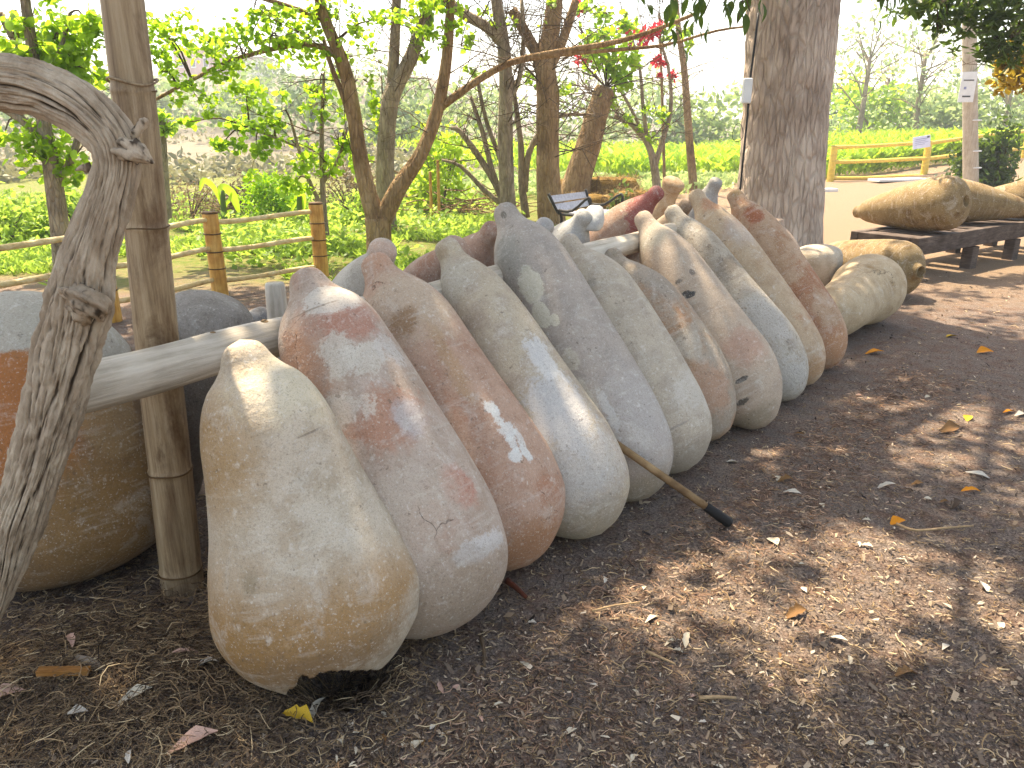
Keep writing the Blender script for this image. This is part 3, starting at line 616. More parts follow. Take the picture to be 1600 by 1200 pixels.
# stone behind
def stone(loc, r, label, seed, mat):
    m = MB(); th = np.linspace(0, 2*np.pi, 20, endpoint=False); V = []
    for ph in np.linspace(-.5, np.pi/2, 9):
        rr = 1+.35*(fbm(np.cos(th)*np.cos(ph)*1.3+seed, np.sin(th)*np.cos(ph)*1.3, np.sin(ph)*1.3, seed, 3)-.5)
        V.append(np.stack([r*rr*np.cos(th)*np.cos(ph)*1.2, r*rr*np.sin(th)*np.cos(ph), r*.8*rr*np.sin(ph)], -1))
    V = np.array(V).reshape(-1, 3); Fc = [(i*20+j, i*20+(j+1) % 20, (i+1)*20+(j+1) % 20, (i+1)*20+j) for i in range(8) for j in range(20)]
    m.add(V, Fc); o = m.build('stone', mat); o.location = loc; return tag(o, label, 'stone')
stone(G(405, 500)+Vector((0, .05, .02)), .10, 'small grey stone on the ground behind the log rail', 3, jar_material('stone_grey', '8f8a84', '7d7872', '6d675e', .4, seed=9))

# ------------------------------------------------------------------ weathered vine trunk in the left foreground
def driftwood():
    Y0 = 1.80
    path = [(-150, 118, 46), (-60, 124, 44), (0, 130, 42), (60, 140, 43), (112, 162, 42), (150, 190, 40), (176, 222, 37), (182, 258, 33), (172, 300, 33), (152, 360, 37), (138, 410, 42), (127, 465, 48), (110, 520, 46), (95, 580, 44), (80, 640, 43), (64, 700, 41), (46, 760, 39), (26, 820, 36), (6, 880, 31), (-14, 940, 25), (-36, 1010, 20), (-56, 1075, 18)]
    pts = []; rad = []
    for i, (x, y, hw) in enumerate(path):
        p = at(x, y, Y0); d = p.y*cp_-(p.z-CAM_H)*sp_; pts.append(p); rad.append(hw/FPX*d)
    def disp(t, l, rr):
        wob = 1.3*(vnoise(t/(2*np.pi)*5, l*4, 0, 31, 5)-.5)
        a1 = t/(2*np.pi)*26+l*2.0+wob*2; a2 = t/(2*np.pi)*64+l*5+wob*4
        g = vnoise(a1, l*3.2, 0, 11, 26); g2 = vnoise(a2, l*8, 0, 12, 64); g3 = vnoise(a2*2, l*16+5, 0, 13, 128); g4 = vnoise(t/(2*np.pi)*60, l*60, 0, 15, 60)
        lump = fbm(np.cos(t)*1.1+4, np.sin(t)*1.1, l*6.5, 14, 3)-.5
        msk = vnoise(t/(2*np.pi)*9, l*9, 0, 17, 9)
        l1 = np.clip(1-np.abs(g-.5)/.15, 0, 1)*(.35+.9*msk); l2 = np.clip(1-np.abs(g2-.5)/.2, 0, 1)
        deep = np.exp(-(((t-2.6+.4*np.sin(l*3.3)+l*.3) % (2*np.pi)-np.pi)/.10)**2)*.16*sst(.55, .9, l)*msk*1.6
        return 1+.24*lump+.10*(g-.5)-.15*l1-.07*l2-.12*(g3-.5)-.08*(g4-.5)-deep
    m = MB(); P, r = smooth(pts, rad, 20)
    s0 = m.n
    m.tube(pts, rad, 260, 20, disp=disp)
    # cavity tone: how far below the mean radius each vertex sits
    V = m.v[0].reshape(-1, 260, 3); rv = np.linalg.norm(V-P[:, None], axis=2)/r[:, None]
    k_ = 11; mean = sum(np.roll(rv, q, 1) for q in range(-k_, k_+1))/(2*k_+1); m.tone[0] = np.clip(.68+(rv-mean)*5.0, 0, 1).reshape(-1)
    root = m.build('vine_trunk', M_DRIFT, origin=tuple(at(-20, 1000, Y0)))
    tag(root, 'gnarled grey weathered vine trunk arching through the left foreground', 'vine trunk')
    o0 = Vector(root.location)
    def piece(name, pts, rad, seed, n=40):
        m = MB(); m.tube(pts, rad, n, 10, disp=lambda t, l: 1+1.0*(fbm(np.cos(t)*2.5+seed, np.sin(t)*2.5, l*55, seed, 4)-.5)+.65*(vnoise(t/(2*np.pi)*16+l*20, l*22, 0, seed, 16)-.5)+.2*(vnoise(t/(2*np.pi)*34, l*90, 0, seed+1, 34)-.5))
        V = m.v[0]; m.tone[0] = np.clip(.60+2.2*(fbm(V[:, 0]*70, V[:, 1]*70, V[:, 2]*40, seed, 4)-.5), 0, 1)
        o = m.build(name, M_DRIFT); adopt(o, root)
    F_ = Y0-.045
    piece('burl', [at(95, 452, F_+.03), at(112, 455, F_-.012), at(132, 468, F_-.03), at(150, 480, F_-.022), at(160, 496, F_+.0)], [.010, .022, .030, .028, .010], 3, 64)
    piece('burl', [at(108, 470, F_+.0), at(128, 490, F_-.018), at(140, 506, F_+.01)], [.010, .022, .008], 5, 48)
    piece('stub', [at(180, 225, F_+.05), at(200, 234, F_+.02), at(218, 241, F_+.015), at(230, 248, F_+.02), at(241, 255, F_+.022)], [.020, .026, .021, .012, .002], 7)
    piece('stub', [at(205, 215, Y0+.01), at(217, 202, Y0+.0), at(226, 190, Y0), at(229, 186, Y0)], [.011, .009, .009, .006], 9, 20)
    piece('splinter', [at(138, 262, Y0), at(128, 262, Y0), at(118, 266, Y0)], [.012, .006, .002], 12, 12)
driftwood()

# ------------------------------------------------------------------ wooden handle stuck between the jars
m = MB(); a_ = Vector((.862, 2.705, .015)); b_ = Vector((.37, 2.815, .345)); 
a_ = G(1137, 822)+Vector((0, 0, .018)); b_ = at(968, 697, 2.775); b2 = b_+(b_-a_)*.28
m.tube([a_.lerp(b2, t) for t in (.16, .4, .7, 1)], [.0165, .016, .0155, .015], 14, 3)
h_ = m.build('wooden_handle', woodmat('handle_wood', [(.3, '4d3a28'), (.45, '70573c'), (.6, '8a6f4f'), (.8, 'a68c68')], (4, 4, 4), .3, .003), origin=tuple(a_))
tag(h_, 'wooden tool handle with black end leaning out from between the jars', 'handle')
m = MB(); m.tube([a_.lerp(b2, t) for t in (-.015, 0, .08, .165)], [.019, .022, .021, .0175], 14, 3); g_ = m.build('black_grip', flat('black_rubber', '1a1816', .7)); adopt(g_, h_)

# ------------------------------------------------------------------ timber bench rack with jars on it
BC = Vector((4.14, 7.86, 0)); BX = Vector((.81, .587, 0)).normalized(); BY = Vector((-BX.y, BX.x, 0)); BZ = Vector((0, 0, 1)); BM = Matrix((BX, BY, BZ)).transposed()
bench = empty('timber_bench', BC, 'long dark timber bench carrying three lying jars', 'bench')
def bp(name, a, b, z, d):
    m = MB(); m.box((0, 0, 0), d); o = m.build(name, M_BENCH, None, False)
    bv = o.modifiers.new('edge', 'BEVEL'); bv.width = .008; bv.segments = 2
    o.parent = bench; o.location = BX*a+BY*b+BZ*z; o.rotation_euler = BM.to_euler()
BL, BW, BH = 3.6, .76, .445
for b in (.045, BW-.045): bp('side_rail', BL/2, b, BH-.10, (BL, .085, .18))
for a in (.05, BL-.05): bp('end_board', a, BW/2, BH-.098, (.10, BW-.18-.006, .176))
for k in range(11): bp('slat', .17+k*.325, BW/2, BH-.04, (.2, BW-.19, .045))
for a in (.07, 1.28, 2.33, 3.35):
    for b in (.05, BW-.05): bp('leg', a, b, (BH-.19)/2-.01, (.15, .12, BH-.19))
ZB = BH+.002
GB = 'jars lying on the timber bench'
def bench_jar(label, pole, nub, L_, Rr, can, seed, hole, cfg=YEL): return lying(label, pole, nub, L_, Rr, can, cfg, seed, hole=hole, lift=ZB, group=GB)
CBN = np.array([0, .42, .70, .92, 1.0, 1.0, .94, .82, .68, .57, .48, .40, .30, .25, .24, .2, 0])
bench_jar('ochre jar at the near bench end with a dark hole in its round base', (4.67, 8.08, .76), (3.95, 9.18, .53), 1.27, .285, CBN, 71, (.056, .008))
bench_jar('ochre jar on the bench behind the holed jar, knob pointing right', (4.92, 9.30, .70), (6.12, 9.20, .57), 1.22, .25, CBN, 72, None)
bench_jar('ochre jar farthest along the bench at the right edge', (6.75, 9.40, .72), (5.72, 9.90, .58), 1.25, .26, CBN, 73, None)

# ------------------------------------------------------------------ left bamboo fence
def fence(name, label, posts, rails_, post_r, rail_r, pm, rm, nodes=True):
    root = empty(name, posts[0][0], label, 'fence')
    for (p, h, lean_) in posts:
        top = p+Vector((lean_, 0, h))
        o = bamboo('post', [p-Vector((0, 0, .15)), p+(top-p)*.5, top], [post_r*1.03, post_r, post_r*.97], [.45, .62, .80], pm, n=18); adopt(o, root)
        m = MB(); m.tube([top-Vector((0, 0, .001)), top+Vector((0, 0, .018))], [post_r*1.0, post_r*.9], 18, 1); c_ = m.build('post_cap', M_NODE); c_.parent = o
        if nodes:
            for f in (.45, .62, .80):
                c = (p-Vector((0, 0, .15))).lerp(top, f)
                m = MB(); m.tube([c+Vector((post_r*1.06*math.cos(a), post_r*1.06*math.sin(a), 0)) for a in np.linspace(0, 2*math.pi, 17)], .006, 5, 1, cap=False); c_ = m.build('node_ring', M_NODE); c_.parent = o
    for (a, b) in rails_:
        d = (b-a); pts = [a.lerp(b, t)+Vector((0, 0, .012*math.sin(t*5+a.x))) for t in np.linspace(0, 1, 7)]
        o = bamboo('rail', pts, [rail_r*1.05, rail_r, rail_r*.95, rail_r, rail_r, rail_r, rail_r*.9], [.15, .32, .5, .68, .86], rm, n=12); adopt(o, root)
    return root
p0 = Vector((-5.4, 5.0, 0)); p1 = Vector((-3.38, 6.32, 0)); p2 = Vector((-2.86, 7.36, 0)); p3 = Vector((-1.99, 7.9, 0))
p1 = G(176, 500); p2 = G(345, 462); p3 = G(504, 440); p0 = p1+(p1-p2)*2.2; p0.z = 0
hh = [(p0, .74, 0), (p1, .74, -.0), (p2, .76, -.01), (p3, .78, -.01)]
rl_ = []
for f in (.70, .44, .15):
    for (a, ha, _), (b, hb, _) in zip(hh[:-1], hh[1:]):
        rl_.append((Vector((a.x, a.y, f*.98)), Vector((b.x, b.y, f))))
fence('bamboo_fence', 'golden bamboo post and rail fence behind the jars at left', hh, rl_, .072, .024, M_BAM, M_BAMPALE)
# far fence by the crop field
q0 = G(1297, 284); q1 = Vector((13.2, 24.2, .25)); q2 = Vector((17.9, 26.2, .55)); q1 = at(1442, 281, 23.6); q2 = at(1596, 267, 25.6); q3 = at(1760, 252, 27.5)
fh = [(q0, 1.0, 0), (q1, 1.08, 0), (q2, 1.28, 0), (q3, 1.3, 0)]
rl_ = []
for f in (.97, .56, .10):
    for (a, ha, _), (b, hb, _) in zip(fh[:-1], fh[1:]): rl_.append((a+Vector((0, -.05, ha*f)), b+Vector((0, -.05, hb*f))))
fence('bamboo_fence', 'yellow bamboo rail fence along the bright green crop field', fh, rl_, .10, .055, M_BAMY, M_BAMY, False)
def paper(name, label, c, wd, ht, lines, tilt=0, rz=0, mat=None):
    root = empty(name, c, label, 'sign'); root.rotation_euler = (0, tilt, rz)
    m = MB(); m.box((0, 0, 0), (wd, .012, ht)); m.build('board', mat or M_WHITE, root, False)
    for (x, z, lw, lh, mt) in lines:
        m = MB(); m.box((x, -.0085, z), (lw, .004, lh)); m.build('lettering', mt, root, False)
M_INK = flat('ink', '4a4a4c', .7); M_INKB = flat('faded_ink', '8f96b8', .7); M_PAPER2 = flat('lilac_paper', 'c9cbe0', .6, .3, 8, .05)
c = at(1440, 222, 23.35)
paper('paper_sign', 'small white paper notice fixed to the field fence', c, .50, .34, [(0, .09, .36, .018, M_INKB), (-.03, .04, .32, .014, M_INKB), (0, -.01, .38, .014, M_INKB), (-.05, -.06, .26, .014, M_INKB), (.19, .12, .07, .05, M_INK)], R(-9), 0, M_PAPER2)
m = MB(); sp0 = at(1440, 283, 23.42); m.tube([sp0-Vector((0, 0, .1)), c+Vector((0, .06, .1))], .05, 10, 1)
# utility pole with sign
pb = at(1522, 291, 17.0)
m = MB(); pt = at(1514, -60, 17.0); m.tube([Vector((pb.x, 17, -.05)), Vector((pb.x, 17, -.05)).lerp(pt, .5), pt], [.155, .14, .125], 18, 4); 
pole = m.build('utility_pole', woodmat('pole_wood', [(.3, '7d7062'), (.45, '9c8f7e'), (.6, 'b1a594'), (.8, 'c6bba9')], (12, 12, 1), .3, .004), origin=(pb.x, 17, 0))
tag(pole, 'tall pale wooden pole at the right with a white notice', 'pole')
for yy in (188, 236, 262):
    cc = at(1520, yy, 17); m = MB(); m.tube([Vector((cc.x+.155*math.cos(a), 17+.155*math.sin(a), cc.z)) for a in np.linspace(0, 2*math.pi, 17)], .014, 5, 1, cap=False); b_ = m.build('band', M_WHITE); adopt(b_, pole)
c = at(1512, 136, 16.8)
paper('notice_board', 'white notice with small print fixed to the tall pole', c, .30, .58, [(0, .13, .20, .022, M_INK), (-.05, -.02, .05, .05, M_INKB), (.0, -.18, .16, .03, M_INK)], 0, R(-6))
# white board lying on the path, little slab by the trunk
def slab(label, c, d, rz):
    m = MB(); m.box((0, 0, d[2]/2), d); o = m.build('board', M_WHITE, None, False); o.location = c; o.rotation_euler = (0, 0, rz); tag(o, label, 'board')
c = G(1402, 287); slab('flat pale board lying on the path below the field fence', (c.x, c.y, hz1(c.x, c.y)+.01), (1.6, .5, .06), R(14))
c = G(1292, 299); slab('small pale slab on the sandy path beside the trunk', (c.x, c.y, .0), (.42, .3, .07), R(8))

# ------------------------------------------------------------------ trees
def twig(m, p, d, L, r, depth, tips, droop=0., kink=.35):
    n = 3; pts = [p]; q = Vector(p); dd = Vector(d)
    for i in range(n):
        dd = (dd+Vector(rng.normal(size=3))*kink*.5+Vector((0, 0, -droop))).normalized(); q = q+dd*(L/n); pts.append(q)
    m.tube(pts, [r, r*.8, r*.6, r*.35], 4 if r < .02 else 6, 1, cap=False)
    tips.append(q)
    if depth > 0:
        for k in range(int(rng.integers(2, 4))):
            b = pts[int(rng.integers(1, n+1))]
            nd = (dd+Vector(rng.normal(size=3))*.75).normalized(); twig(m, b, nd, L*rng.uniform(.45, .75), r*.55, depth-1, tips, droop, kink)
def px_r(hw, p): return hw/FPX*(p.y*cp_-(p.z-CAM_H)*sp_)
def tree(name, label, Y, limbs, leaves=(), bark=None, leaf=None, lsize=.1, twigs=0, tl=.6, tr=.010, tdepth=2, group=None, flowers=(), asp=.7, tleaf=0, cat='tree', base=None, bare_top=False, droop=0.):
    tr_m = MB(); allp = []; 
    for li, path in enumerate(limbs):
        pts = []; rad = []
        for q in path:
            p = at(q[0], q[1], Y+(q[3] if len(q) > 3 else 0)); pts.append(p); rad.append(px_r(q[2], p))
        big = max(rad) > .06
        if li == 0:
            p = pts[0].copy(); p.z = min(p.z, hz1(p.x, p.y)); z0 = hz1(p.x, p.y)-.05
            if pts[0].z > z0: pts = [Vector((pts[0].x, pts[0].y, z0))]+pts; rad = [rad[0]*1.12]+rad
        sd = int(rng.integers(100))
        P, r_ = tr_m.tube(pts, rad, 20 if big else 8, 6 if big else 3, disp=(lambda t, l: 1+.16*(fbm(np.cos(t)*2+sd, np.sin(t)*2, l*2.2, sd, 3)-.5)*2) if big else None)
        allp += [(Vector(a), b) for a, b in zip(P, r_)]
    b0 = allp[0][0]; root = empty(name, (b0.x, b0.y, hz1(b0.x, b0.y)), label, cat, group)
    tk = tr_m.build('trunk', bark or M_BARK_T); adopt(tk, root)
    tm = MB(); C = []; tips = []
    ups = [a for a in allp if a[0].z > 1.0] or allp
    for _ in range(twigs):
        a, r_ = ups[int(rng.integers(len(ups)))]
        d = Vector((rng.normal(), rng.normal(), abs(rng.normal())*.7+.1)).normalized()
        twig(tm, a, d, tl*rng.uniform(.6, 1.4), min(tr, r_*.6), tdepth, tips, droop)
    A = np.array([tuple(a) for a, _ in allp])
    for (x, y, rx, ry, n, *dy) in leaves:
        n = int(n*1.6); c = at(x, y, Y+(dy[0] if dy else 0)); sx_, sz_ = px_r(rx, c), px_r(ry, c)
        i = int(np.argmin(((A-np.array(c))**2).sum(1))); a = allp[i][0]
        mid = a.lerp(c, .5)+Vector((0, 0, .08)); tm.tube([a, mid, c], [.014, .010, .006], 4, 2, cap=False)
        g = rng.normal(size=(n, 3))*.55; nc = max(3, n//22); cc = rng.normal(size=(nc, 3))*.6
        pts = cc[rng.integers(nc, size=n)]+g*.45
        pts = pts*np.array((sx_, (sx_+sz_)*.5, sz_))+np.array(c); C.append(pts)
        for k in range(min(nc, 5)):
            e = Vector(cc[k]*np.array((sx_, (sx_+sz_)*.5, sz_)))+c; tm.tube([c, c.lerp(e, .5)+Vector((0, 0, .02)), e], [.006, .004, .002], 3, 1, cap=False)
    if tleaf and tips:
        tp = np.array([tuple(t) for t in tips]); C.append(np.repeat(tp, tleaf, 0)+rng.normal(size=(len(tp)*tleaf, 3))*lsize*.7)
    if tm.n: o = tm.build('branches', M_TWIG); adopt(o, root); o['kind'] = 'stuff'
    if C: o = mk('crown', leaf_mesh(np.concatenate(C), lsize, asp, up=.2), leaf or M_LEAF_B); adopt(o, root)
    for (x, y, r_, dy) in flowers:
        c = at(x, y, Y+dy); n = 60; rr = px_r(r_, c)*1.15
        i = int(np.argmin(((A-np.array(c))**2).sum(1)))
        o = mk('flower', leaf_mesh(np.array(c)+rng.normal(size=(n, 3))*rr*.33, rr*.95, .45), M_RED); adopt(o, root)
        tm = MB(); tm.tube([allp[i][0], allp[i][0].lerp(c, .5)+Vector((0, 0, .1)), c], [.012, .008, .005], 4, 2, cap=False); s_ = tm.build('flower_stem', M_TWIG); s_.parent = o; s_.matrix_parent_inverse = Matrix.Translation(-Vector(root.location))
    return root

def big_tree():
    Y = 7.25; path = [(1212, 480, 74), (1213, 440, 70), (1216, 400, 66), (1219, 340, 64), (1222, 280, 64), (1227, 200, 64), (1233, 100, 66), (1239, 0, 69), (1244, -80, 72)]
    pts = [at(x, y, Y) for x, y, h in path]; rad = [px_r(h, p) for (x, y, h), p in zip(path, pts)]
    pts[0].z = -.05
    top = pts[-1]; pts += [top+Vector((-.1, 0, 1.6)), top+Vector((-.35, .0, 3.2))]; rad += [.34, .26]
    bx = pts[0]; root = empty('large_tree', (bx.x, bx.y, 0), 'large shade tree with thick furrowed grey-brown trunk behind the row', 'tree')
    def disp(t, l):
        tw = t/(2*np.pi)*44; wv = 2.2*(vnoise(t/(2*np.pi)*7, l*2.2, 0, 3, 7)-.5)
        f = np.abs(vnoise(tw+wv, l*4.5, 0, 21, 44)-.5)*2; g = vnoise(tw*2+wv*2, l*11, 0, 22, 88)
        return 1+.045*np.clip(f*1.8, 0, 1)-.03+.022*(g-.5)+.06*(vnoise(np.cos(t)*1.4+5, np.sin(t)*1.4, l*.8, 6)-.5)
    m = MB(); m.tube(pts, rad, 150, 16, disp=disp)
    V = m.v[0]; o = m.build('trunk', M_BARK_BIG); adopt(o, root)
    # crown: leaf clumps over the row, held by limbs; the light gaps lie where the photo shows sunlit patches
    S = SUN_DIR; top = pts[-1]; C = []; lm = MB(); ends = []
    n = 0; tries = 0
    while n < 1150 and tries < 60000:
        tries += 1
        gx, gy = rng.uniform(-4.5, 6.5), rng.uniform(-1.5, 7.4)
        seen = -2.6 < gx < 5.2 and .7 < gy < 6.6
        if not seen and rng.random() < .6: continue
        row = (gx-.1)*.75-(gy-2.0)*.66      # metres out in front of the row of jars
        thr = .60+.06*sst(0., .5, row)+.05*sst(4.6, 6.4, gy)-.10*sst(-.3, -1., gx)-.05*sst(1.0, .6, gy)+.07*math.exp(-((gx-.75)/.8)**2-((gy-1.75)/.45)**2)+.05*math.exp(-((gx-1.6)/.6)**2-((gy-2.5)/.4)**2)+.08*math.exp(-((gx-.7)/1.0)**2-((gy-1.3)/.3)**2)
        if float(fbm(gx*1.35+3, gy*1.9+1, 0, 41, 3)) < thr-.02 and rng.random() < .93: continue
        z = rng.uniform(5.0, 8.2); c = Vector((gx, gy, 0))+S*(z/S.z)
        if c.y < 13 and c.z-1.5 < .16*c.y+.75: continue
        rr = rng.uniform(.14, .34); k = int(30*(rr/.3)**2)+7
        C.append(np.array(c)+rng.normal(size=(k, 3))*rr*np.array((.6, .6, .4))); ends.append(c); n += 1
    E = np.array([tuple(e) for e in ends])
    hubs = [Vector(E[i]) for i in rng.choice(len(E), 13, replace=False)]; H = np.array([tuple(h) for h in hubs])
    for h in hubs:
        a = top-Vector((0, 0, rng.uniform(0, 1.2))); mid = a.lerp(h, .5)+Vector((rng.normal()*.3, rng.normal()*.3, .5)); lm.tube([a, mid, h], [.05, .03, .015], 8, 4)
    for e in ends:
        i = int(np.argmin(((H-np.array(e))**2).sum(1))); mid = hubs[i].lerp(e, .5)+Vector(rng.normal(size=3))*.12; lm.tube([hubs[i], mid, e], [.016, .010, .004], 4, 2, cap=False)
    adopt(lm.build('limbs', M_BARK_G), root)
    adopt(mk('crown', leaf_mesh(np.concatenate(C), .16, .46, up=.9), M_LEAF_D), root)
    # twigs with long hanging leaves that dip into view
    lv = leaf_proto(.125, .042, .02); hang = MB()
    def sprig(x, y, n, Y_, spread, start=None):
        c = at(x, y, Y_); a = start or Vector((c.x+rng.normal()*.3, c.y+.2, c.z+.9)); hang.tube([a, a.lerp(c, .5)+Vector((.03, 0, .05)), c], [.012, .009, .004], 5, 3, cap=False)
        for _ in range(n):
            t = rng.uniform(.7, 1.0); p = a.lerp(c, t)+Vector(rng.normal(size=3))*spread
            o = bpy.data.objects.new('leaf', lv); col.objects.link(o); adopt(o, root)
            o.location = p; o.rotation_euler = (R(rng.uniform(-30, 30)), R(rng.uniform(40, 100)), rng.uniform(0, 6.28)); s_ = rng.uniform(.7, 1.25); o.scale = (s_, s_, s_)
    for (x, y, n, sp) in [(1065, 14, 7, .14), (1100, 22, 7, .14), (1035, 4, 4, .10), (1130, 10, 6, .12), (1152, 36, 2, .04), (1172, 18, 2, .05), (1385, 18, 5, .05), (1372, 4, 3, .05), (1085, 34, 3, .06)]:
        sprig(x, y, n*2, 5.6, sp)
    adopt(tag(hang.build('hanging_twigs', M_TWIG), kind='stuff'), root)
    # junction box, conduit and loop of wire on the trunk: separate things fixed to it
    c = at(1167, 142, 6.92)
    m = MB(); m.box((0, 0, 0), (.075, .06, .20)); o = m.build('junction_box', M_WHITE, None, False); o.location = c
    bv = o.modifiers.new('edge', 'BEVEL'); bv.width = .012; bv.segments = 3; tag(o, 'small white junction box on the left side of the large trunk', 'box')
    m = MB(); m.tube([at(1185, 20, 6.95), at(1178, 80, 6.93), at(1172, 125, 6.93), at(1168, 180, 6.92), at(1162, 240, 6.93), at(1157, 290, 6.93), at(1152, 330, 6.93), at(1148, 400, 6.95)], .009, 8, 3)
    o = m.build('cable', M_BLACK); tag(o, 'thin dark cable running down the left edge of the large trunk', 'cable')
    m = MB(); cc = at(1153, 207, 6.9); m.tube([cc+Vector((.045*math.cos(a), .02*math.sin(a*2), .075*math.sin(a))) for a in np.linspace(0, 2*math.pi, 21)], .0025, 5, 1); tag(m.build('wire_loop', M_BLACK), 'thin loop of wire hanging beside the large trunk', 'wire')
def leaf_proto(L, W, curl, n=6):
    t = np.linspace(0, 1, n); w_ = np.sin(np.pi*t**.85)**.8*W*.5+.0008
    V = []; 
    for i in range(n):
        z = curl*math.sin(t[i]*math.pi)*1.0
        V += [(t[i]*L, -w_[i], z+w_[i]*.25), (t[i]*L, 0, z-w_[i]*.15), (t[i]*L, w_[i], z+w_[i]*.25)]
    Fc = []
    for i in range(n-1):
        a = i*3; Fc += [(a, a+1, a+4, a+3), (a+1, a+2, a+5, a+4)]
    me = bpy.data.meshes.new('leaf'); me.from_pydata(V, [], Fc); me.polygons.foreach_set('use_smooth', [True]*len(Fc))
    at_ = me.attributes.new('tone', 'FLOAT', 'POINT'); at_.data.foreach_set('value', [.3]*len(V)); me.materials.append(M_LEAF_D); return me
big_tree()

tree('leafy_tree', 'tree with pale trunk and leaf clusters behind the vine at far left', 8.6,
     [[(100, 425, 15), (93, 350, 14), (84, 280, 13), (74, 220, 11), (62, 150, 9), (48, 60, 8), (34, -40, 7)], [(84, 290, 7), (108, 255, 6), (122, 215, 5), (130, 170, 4)], [(74, 222, 8), (40, 192, 7), (0, 165, 7), (-60, 140, 6)], [(62, 150, 5), (90, 90, 4), (110, 20, 3)], [(55, 110, 5), (20, 60, 5), (0, 20, 5)]],
     [(30, 60, 45, 30, 170), (85, 60, 45, 35, 190), (125, 105, 40, 28, 130), (35, 115, 45, 22, 130), (75, 240, 40, 32, 190), (10, 90, 30, 30, 90), (140, 40, 25, 30, 70), (90, 115, 40, 20, 100), (5, 218, 14, 10, 20), (110, 270, 15, 12, 30)], M_BARK_G, M_LEAF_B, .10, 8, .5)
tree('forked_tree', 'forked brown tree with leafy left branch behind the bamboo fence', 9.4,
     [[(594, 412, 21), (592, 370, 19), (590, 340, 20)], [(588, 345, 16), (572, 290, 13), (562, 240, 12), (553, 180, 11), (544, 130, 11), (530, 85, 10), (508, 30, 9), (490, -40, 8)],
      [(596, 345, 15), (625, 290, 13), (655, 245, 11), (678, 190, 10), (692, 130, 9), (700, 70, 8), (704, 0, 7), (706, -50, 7)],
      [(540, 110, 6), (515, 78, 5), (470, 70, 4.5), (420, 78, 4), (360, 95, 3.5), (300, 125, 3), (235, 160, 2.5)], [(560, 235, 6), (540, 160, 5), (520, 110, 4), (505, 60, 3)],
      [(688, 168, 7), (740, 130, 6), (800, 97, 5.5), (880, 80, 5), (960, 66, 4.5), (1020, 48, 3.5), (1085, 22, 3)], [(800, 97, 4), (870, 86, 3.5), (960, 78, 3), (1040, 70, 2.5), (1120, 48, 2), (1180, 40, 1.5)], [(508, 30, 5), (450, 10, 4), (390, -10, 4)]],
     [(480, 60, 45, 30, 150), (425, 55, 45, 25, 140), (370, 75, 45, 30, 150), (320, 60, 40, 28, 110), (270, 62, 40, 32, 120), (252, 112, 28, 28, 90), (300, 140, 40, 22, 110), (345, 112, 35, 22, 100), (240, 30, 30, 22, 70), (505, 18, 45, 22, 90), (395, 22, 40, 18, 90), (560, 55, 25, 28, 60), (702, 18, 30, 22, 90), (690, 50, 18, 14, 40), (577, 130, 16, 28, 40), (600, 30, 30, 20, 60), (665, 10, 25, 20, 50)],
     M_BARK_T, M_LEAF_B, .075, 34, .7, .008, 2)
tree('straight_tree', 'upright grey-brown tree standing just behind the forked tree', 11.6,
     [[(610, 400, 14), (604, 330, 14), (602, 260, 14), (605, 190, 13), (615, 142, 13), (640, 95, 11), (660, 40, 9), (682, -40, 8)], [(612, 145, 9), (617, 70, 8), (620, 0, 7), (622, -40, 6)]],
     [(640, 30, 35, 25, 60), (590, 190, 14, 20, 25), (660, 90, 12, 18, 20), (560, 260, 12, 20, 25)], M_BARK_G, M_LEAF_B, .11, 30, .8)
tree('sapling', 'slender young tree with sparse yellow-green leaves beyond the fence', 10.3,
     [[(512, 388, 6), (506, 330, 5), (503, 250, 4), (503, 190, 3.4), (506, 120, 2.5)], [(504, 325, 3.5), (482, 280, 3), (466, 230, 2.5), (455, 190, 2)], [(505, 285, 3), (530, 245, 2.5), (542, 200, 2)], [(466, 230, 2), (430, 215, 2), (390, 200, 1.8)]],
     [(500, 130, 22, 14, 40), (510, 160, 26, 22, 60), (385, 150, 32, 22, 80), (370, 205, 32, 22, 90), (345, 228, 22, 14, 45), (400, 240, 24, 18, 60), (480, 250, 40, 30, 130), (535, 215, 18, 35, 70), (430, 205, 20, 18, 40), (300, 190, 14, 12, 20), (440, 175, 15, 20, 30), (460, 290, 25, 20, 60)], M_BARK_G, M_LEAF_B, .095, 10, .5)
tree('grey_tree', 'rough grey tree trunk standing behind the tallest jar', 12.6,
     [[(798, 352, 13), (793, 300, 12), (790, 230, 12), (790, 170, 12), (790, 110, 11), (785, 60, 10), (776, 0, 9), (770, -50, 8)], [(786, 66, 9), (760, 42, 8), (722, 20, 8), (690, -5, 8), (660, -40, 7)], [(790, 170, 5), (812, 120, 4), (818, 60, 3.5), (815, 0, 3)]],
     [(775, 30, 20, 15, 25), (720, 70, 14, 12, 18), (735, 110, 14, 8, 18)], M_BARK_G, M_LEAF_B, .10, 42, .9, .012, 3)
tree('multi_stem_shrub', 'bare arching many-stemmed shrub beside the rough grey trunk', 13.4,
     [[(792, 335, 6), (775, 290, 5), (745, 240, 5), (718, 205, 4), (705, 200, 3)], [(792, 325, 5), (770, 270, 4.5), (755, 210, 4), (735, 150, 3)], [(795, 325, 5), (785, 260, 4), (760, 190, 3.5), (745, 120, 3)], [(822, 340, 6), (816, 290, 6), (814, 230, 5), (808, 180, 4), (800, 120, 3)], [(820, 300, 5), (826, 240, 5), (850, 200, 4), (880, 180, 3), (930, 180, 2)], [(800, 330, 4), (760, 300, 4), (720, 260, 3), (690, 250, 2)]],
     [(820, 130, 14, 12, 18), (840, 120, 16, 12, 20)], M_BARK_G, M_LEAF_B, .09, 40, .7, .010, 2, cat='shrub')
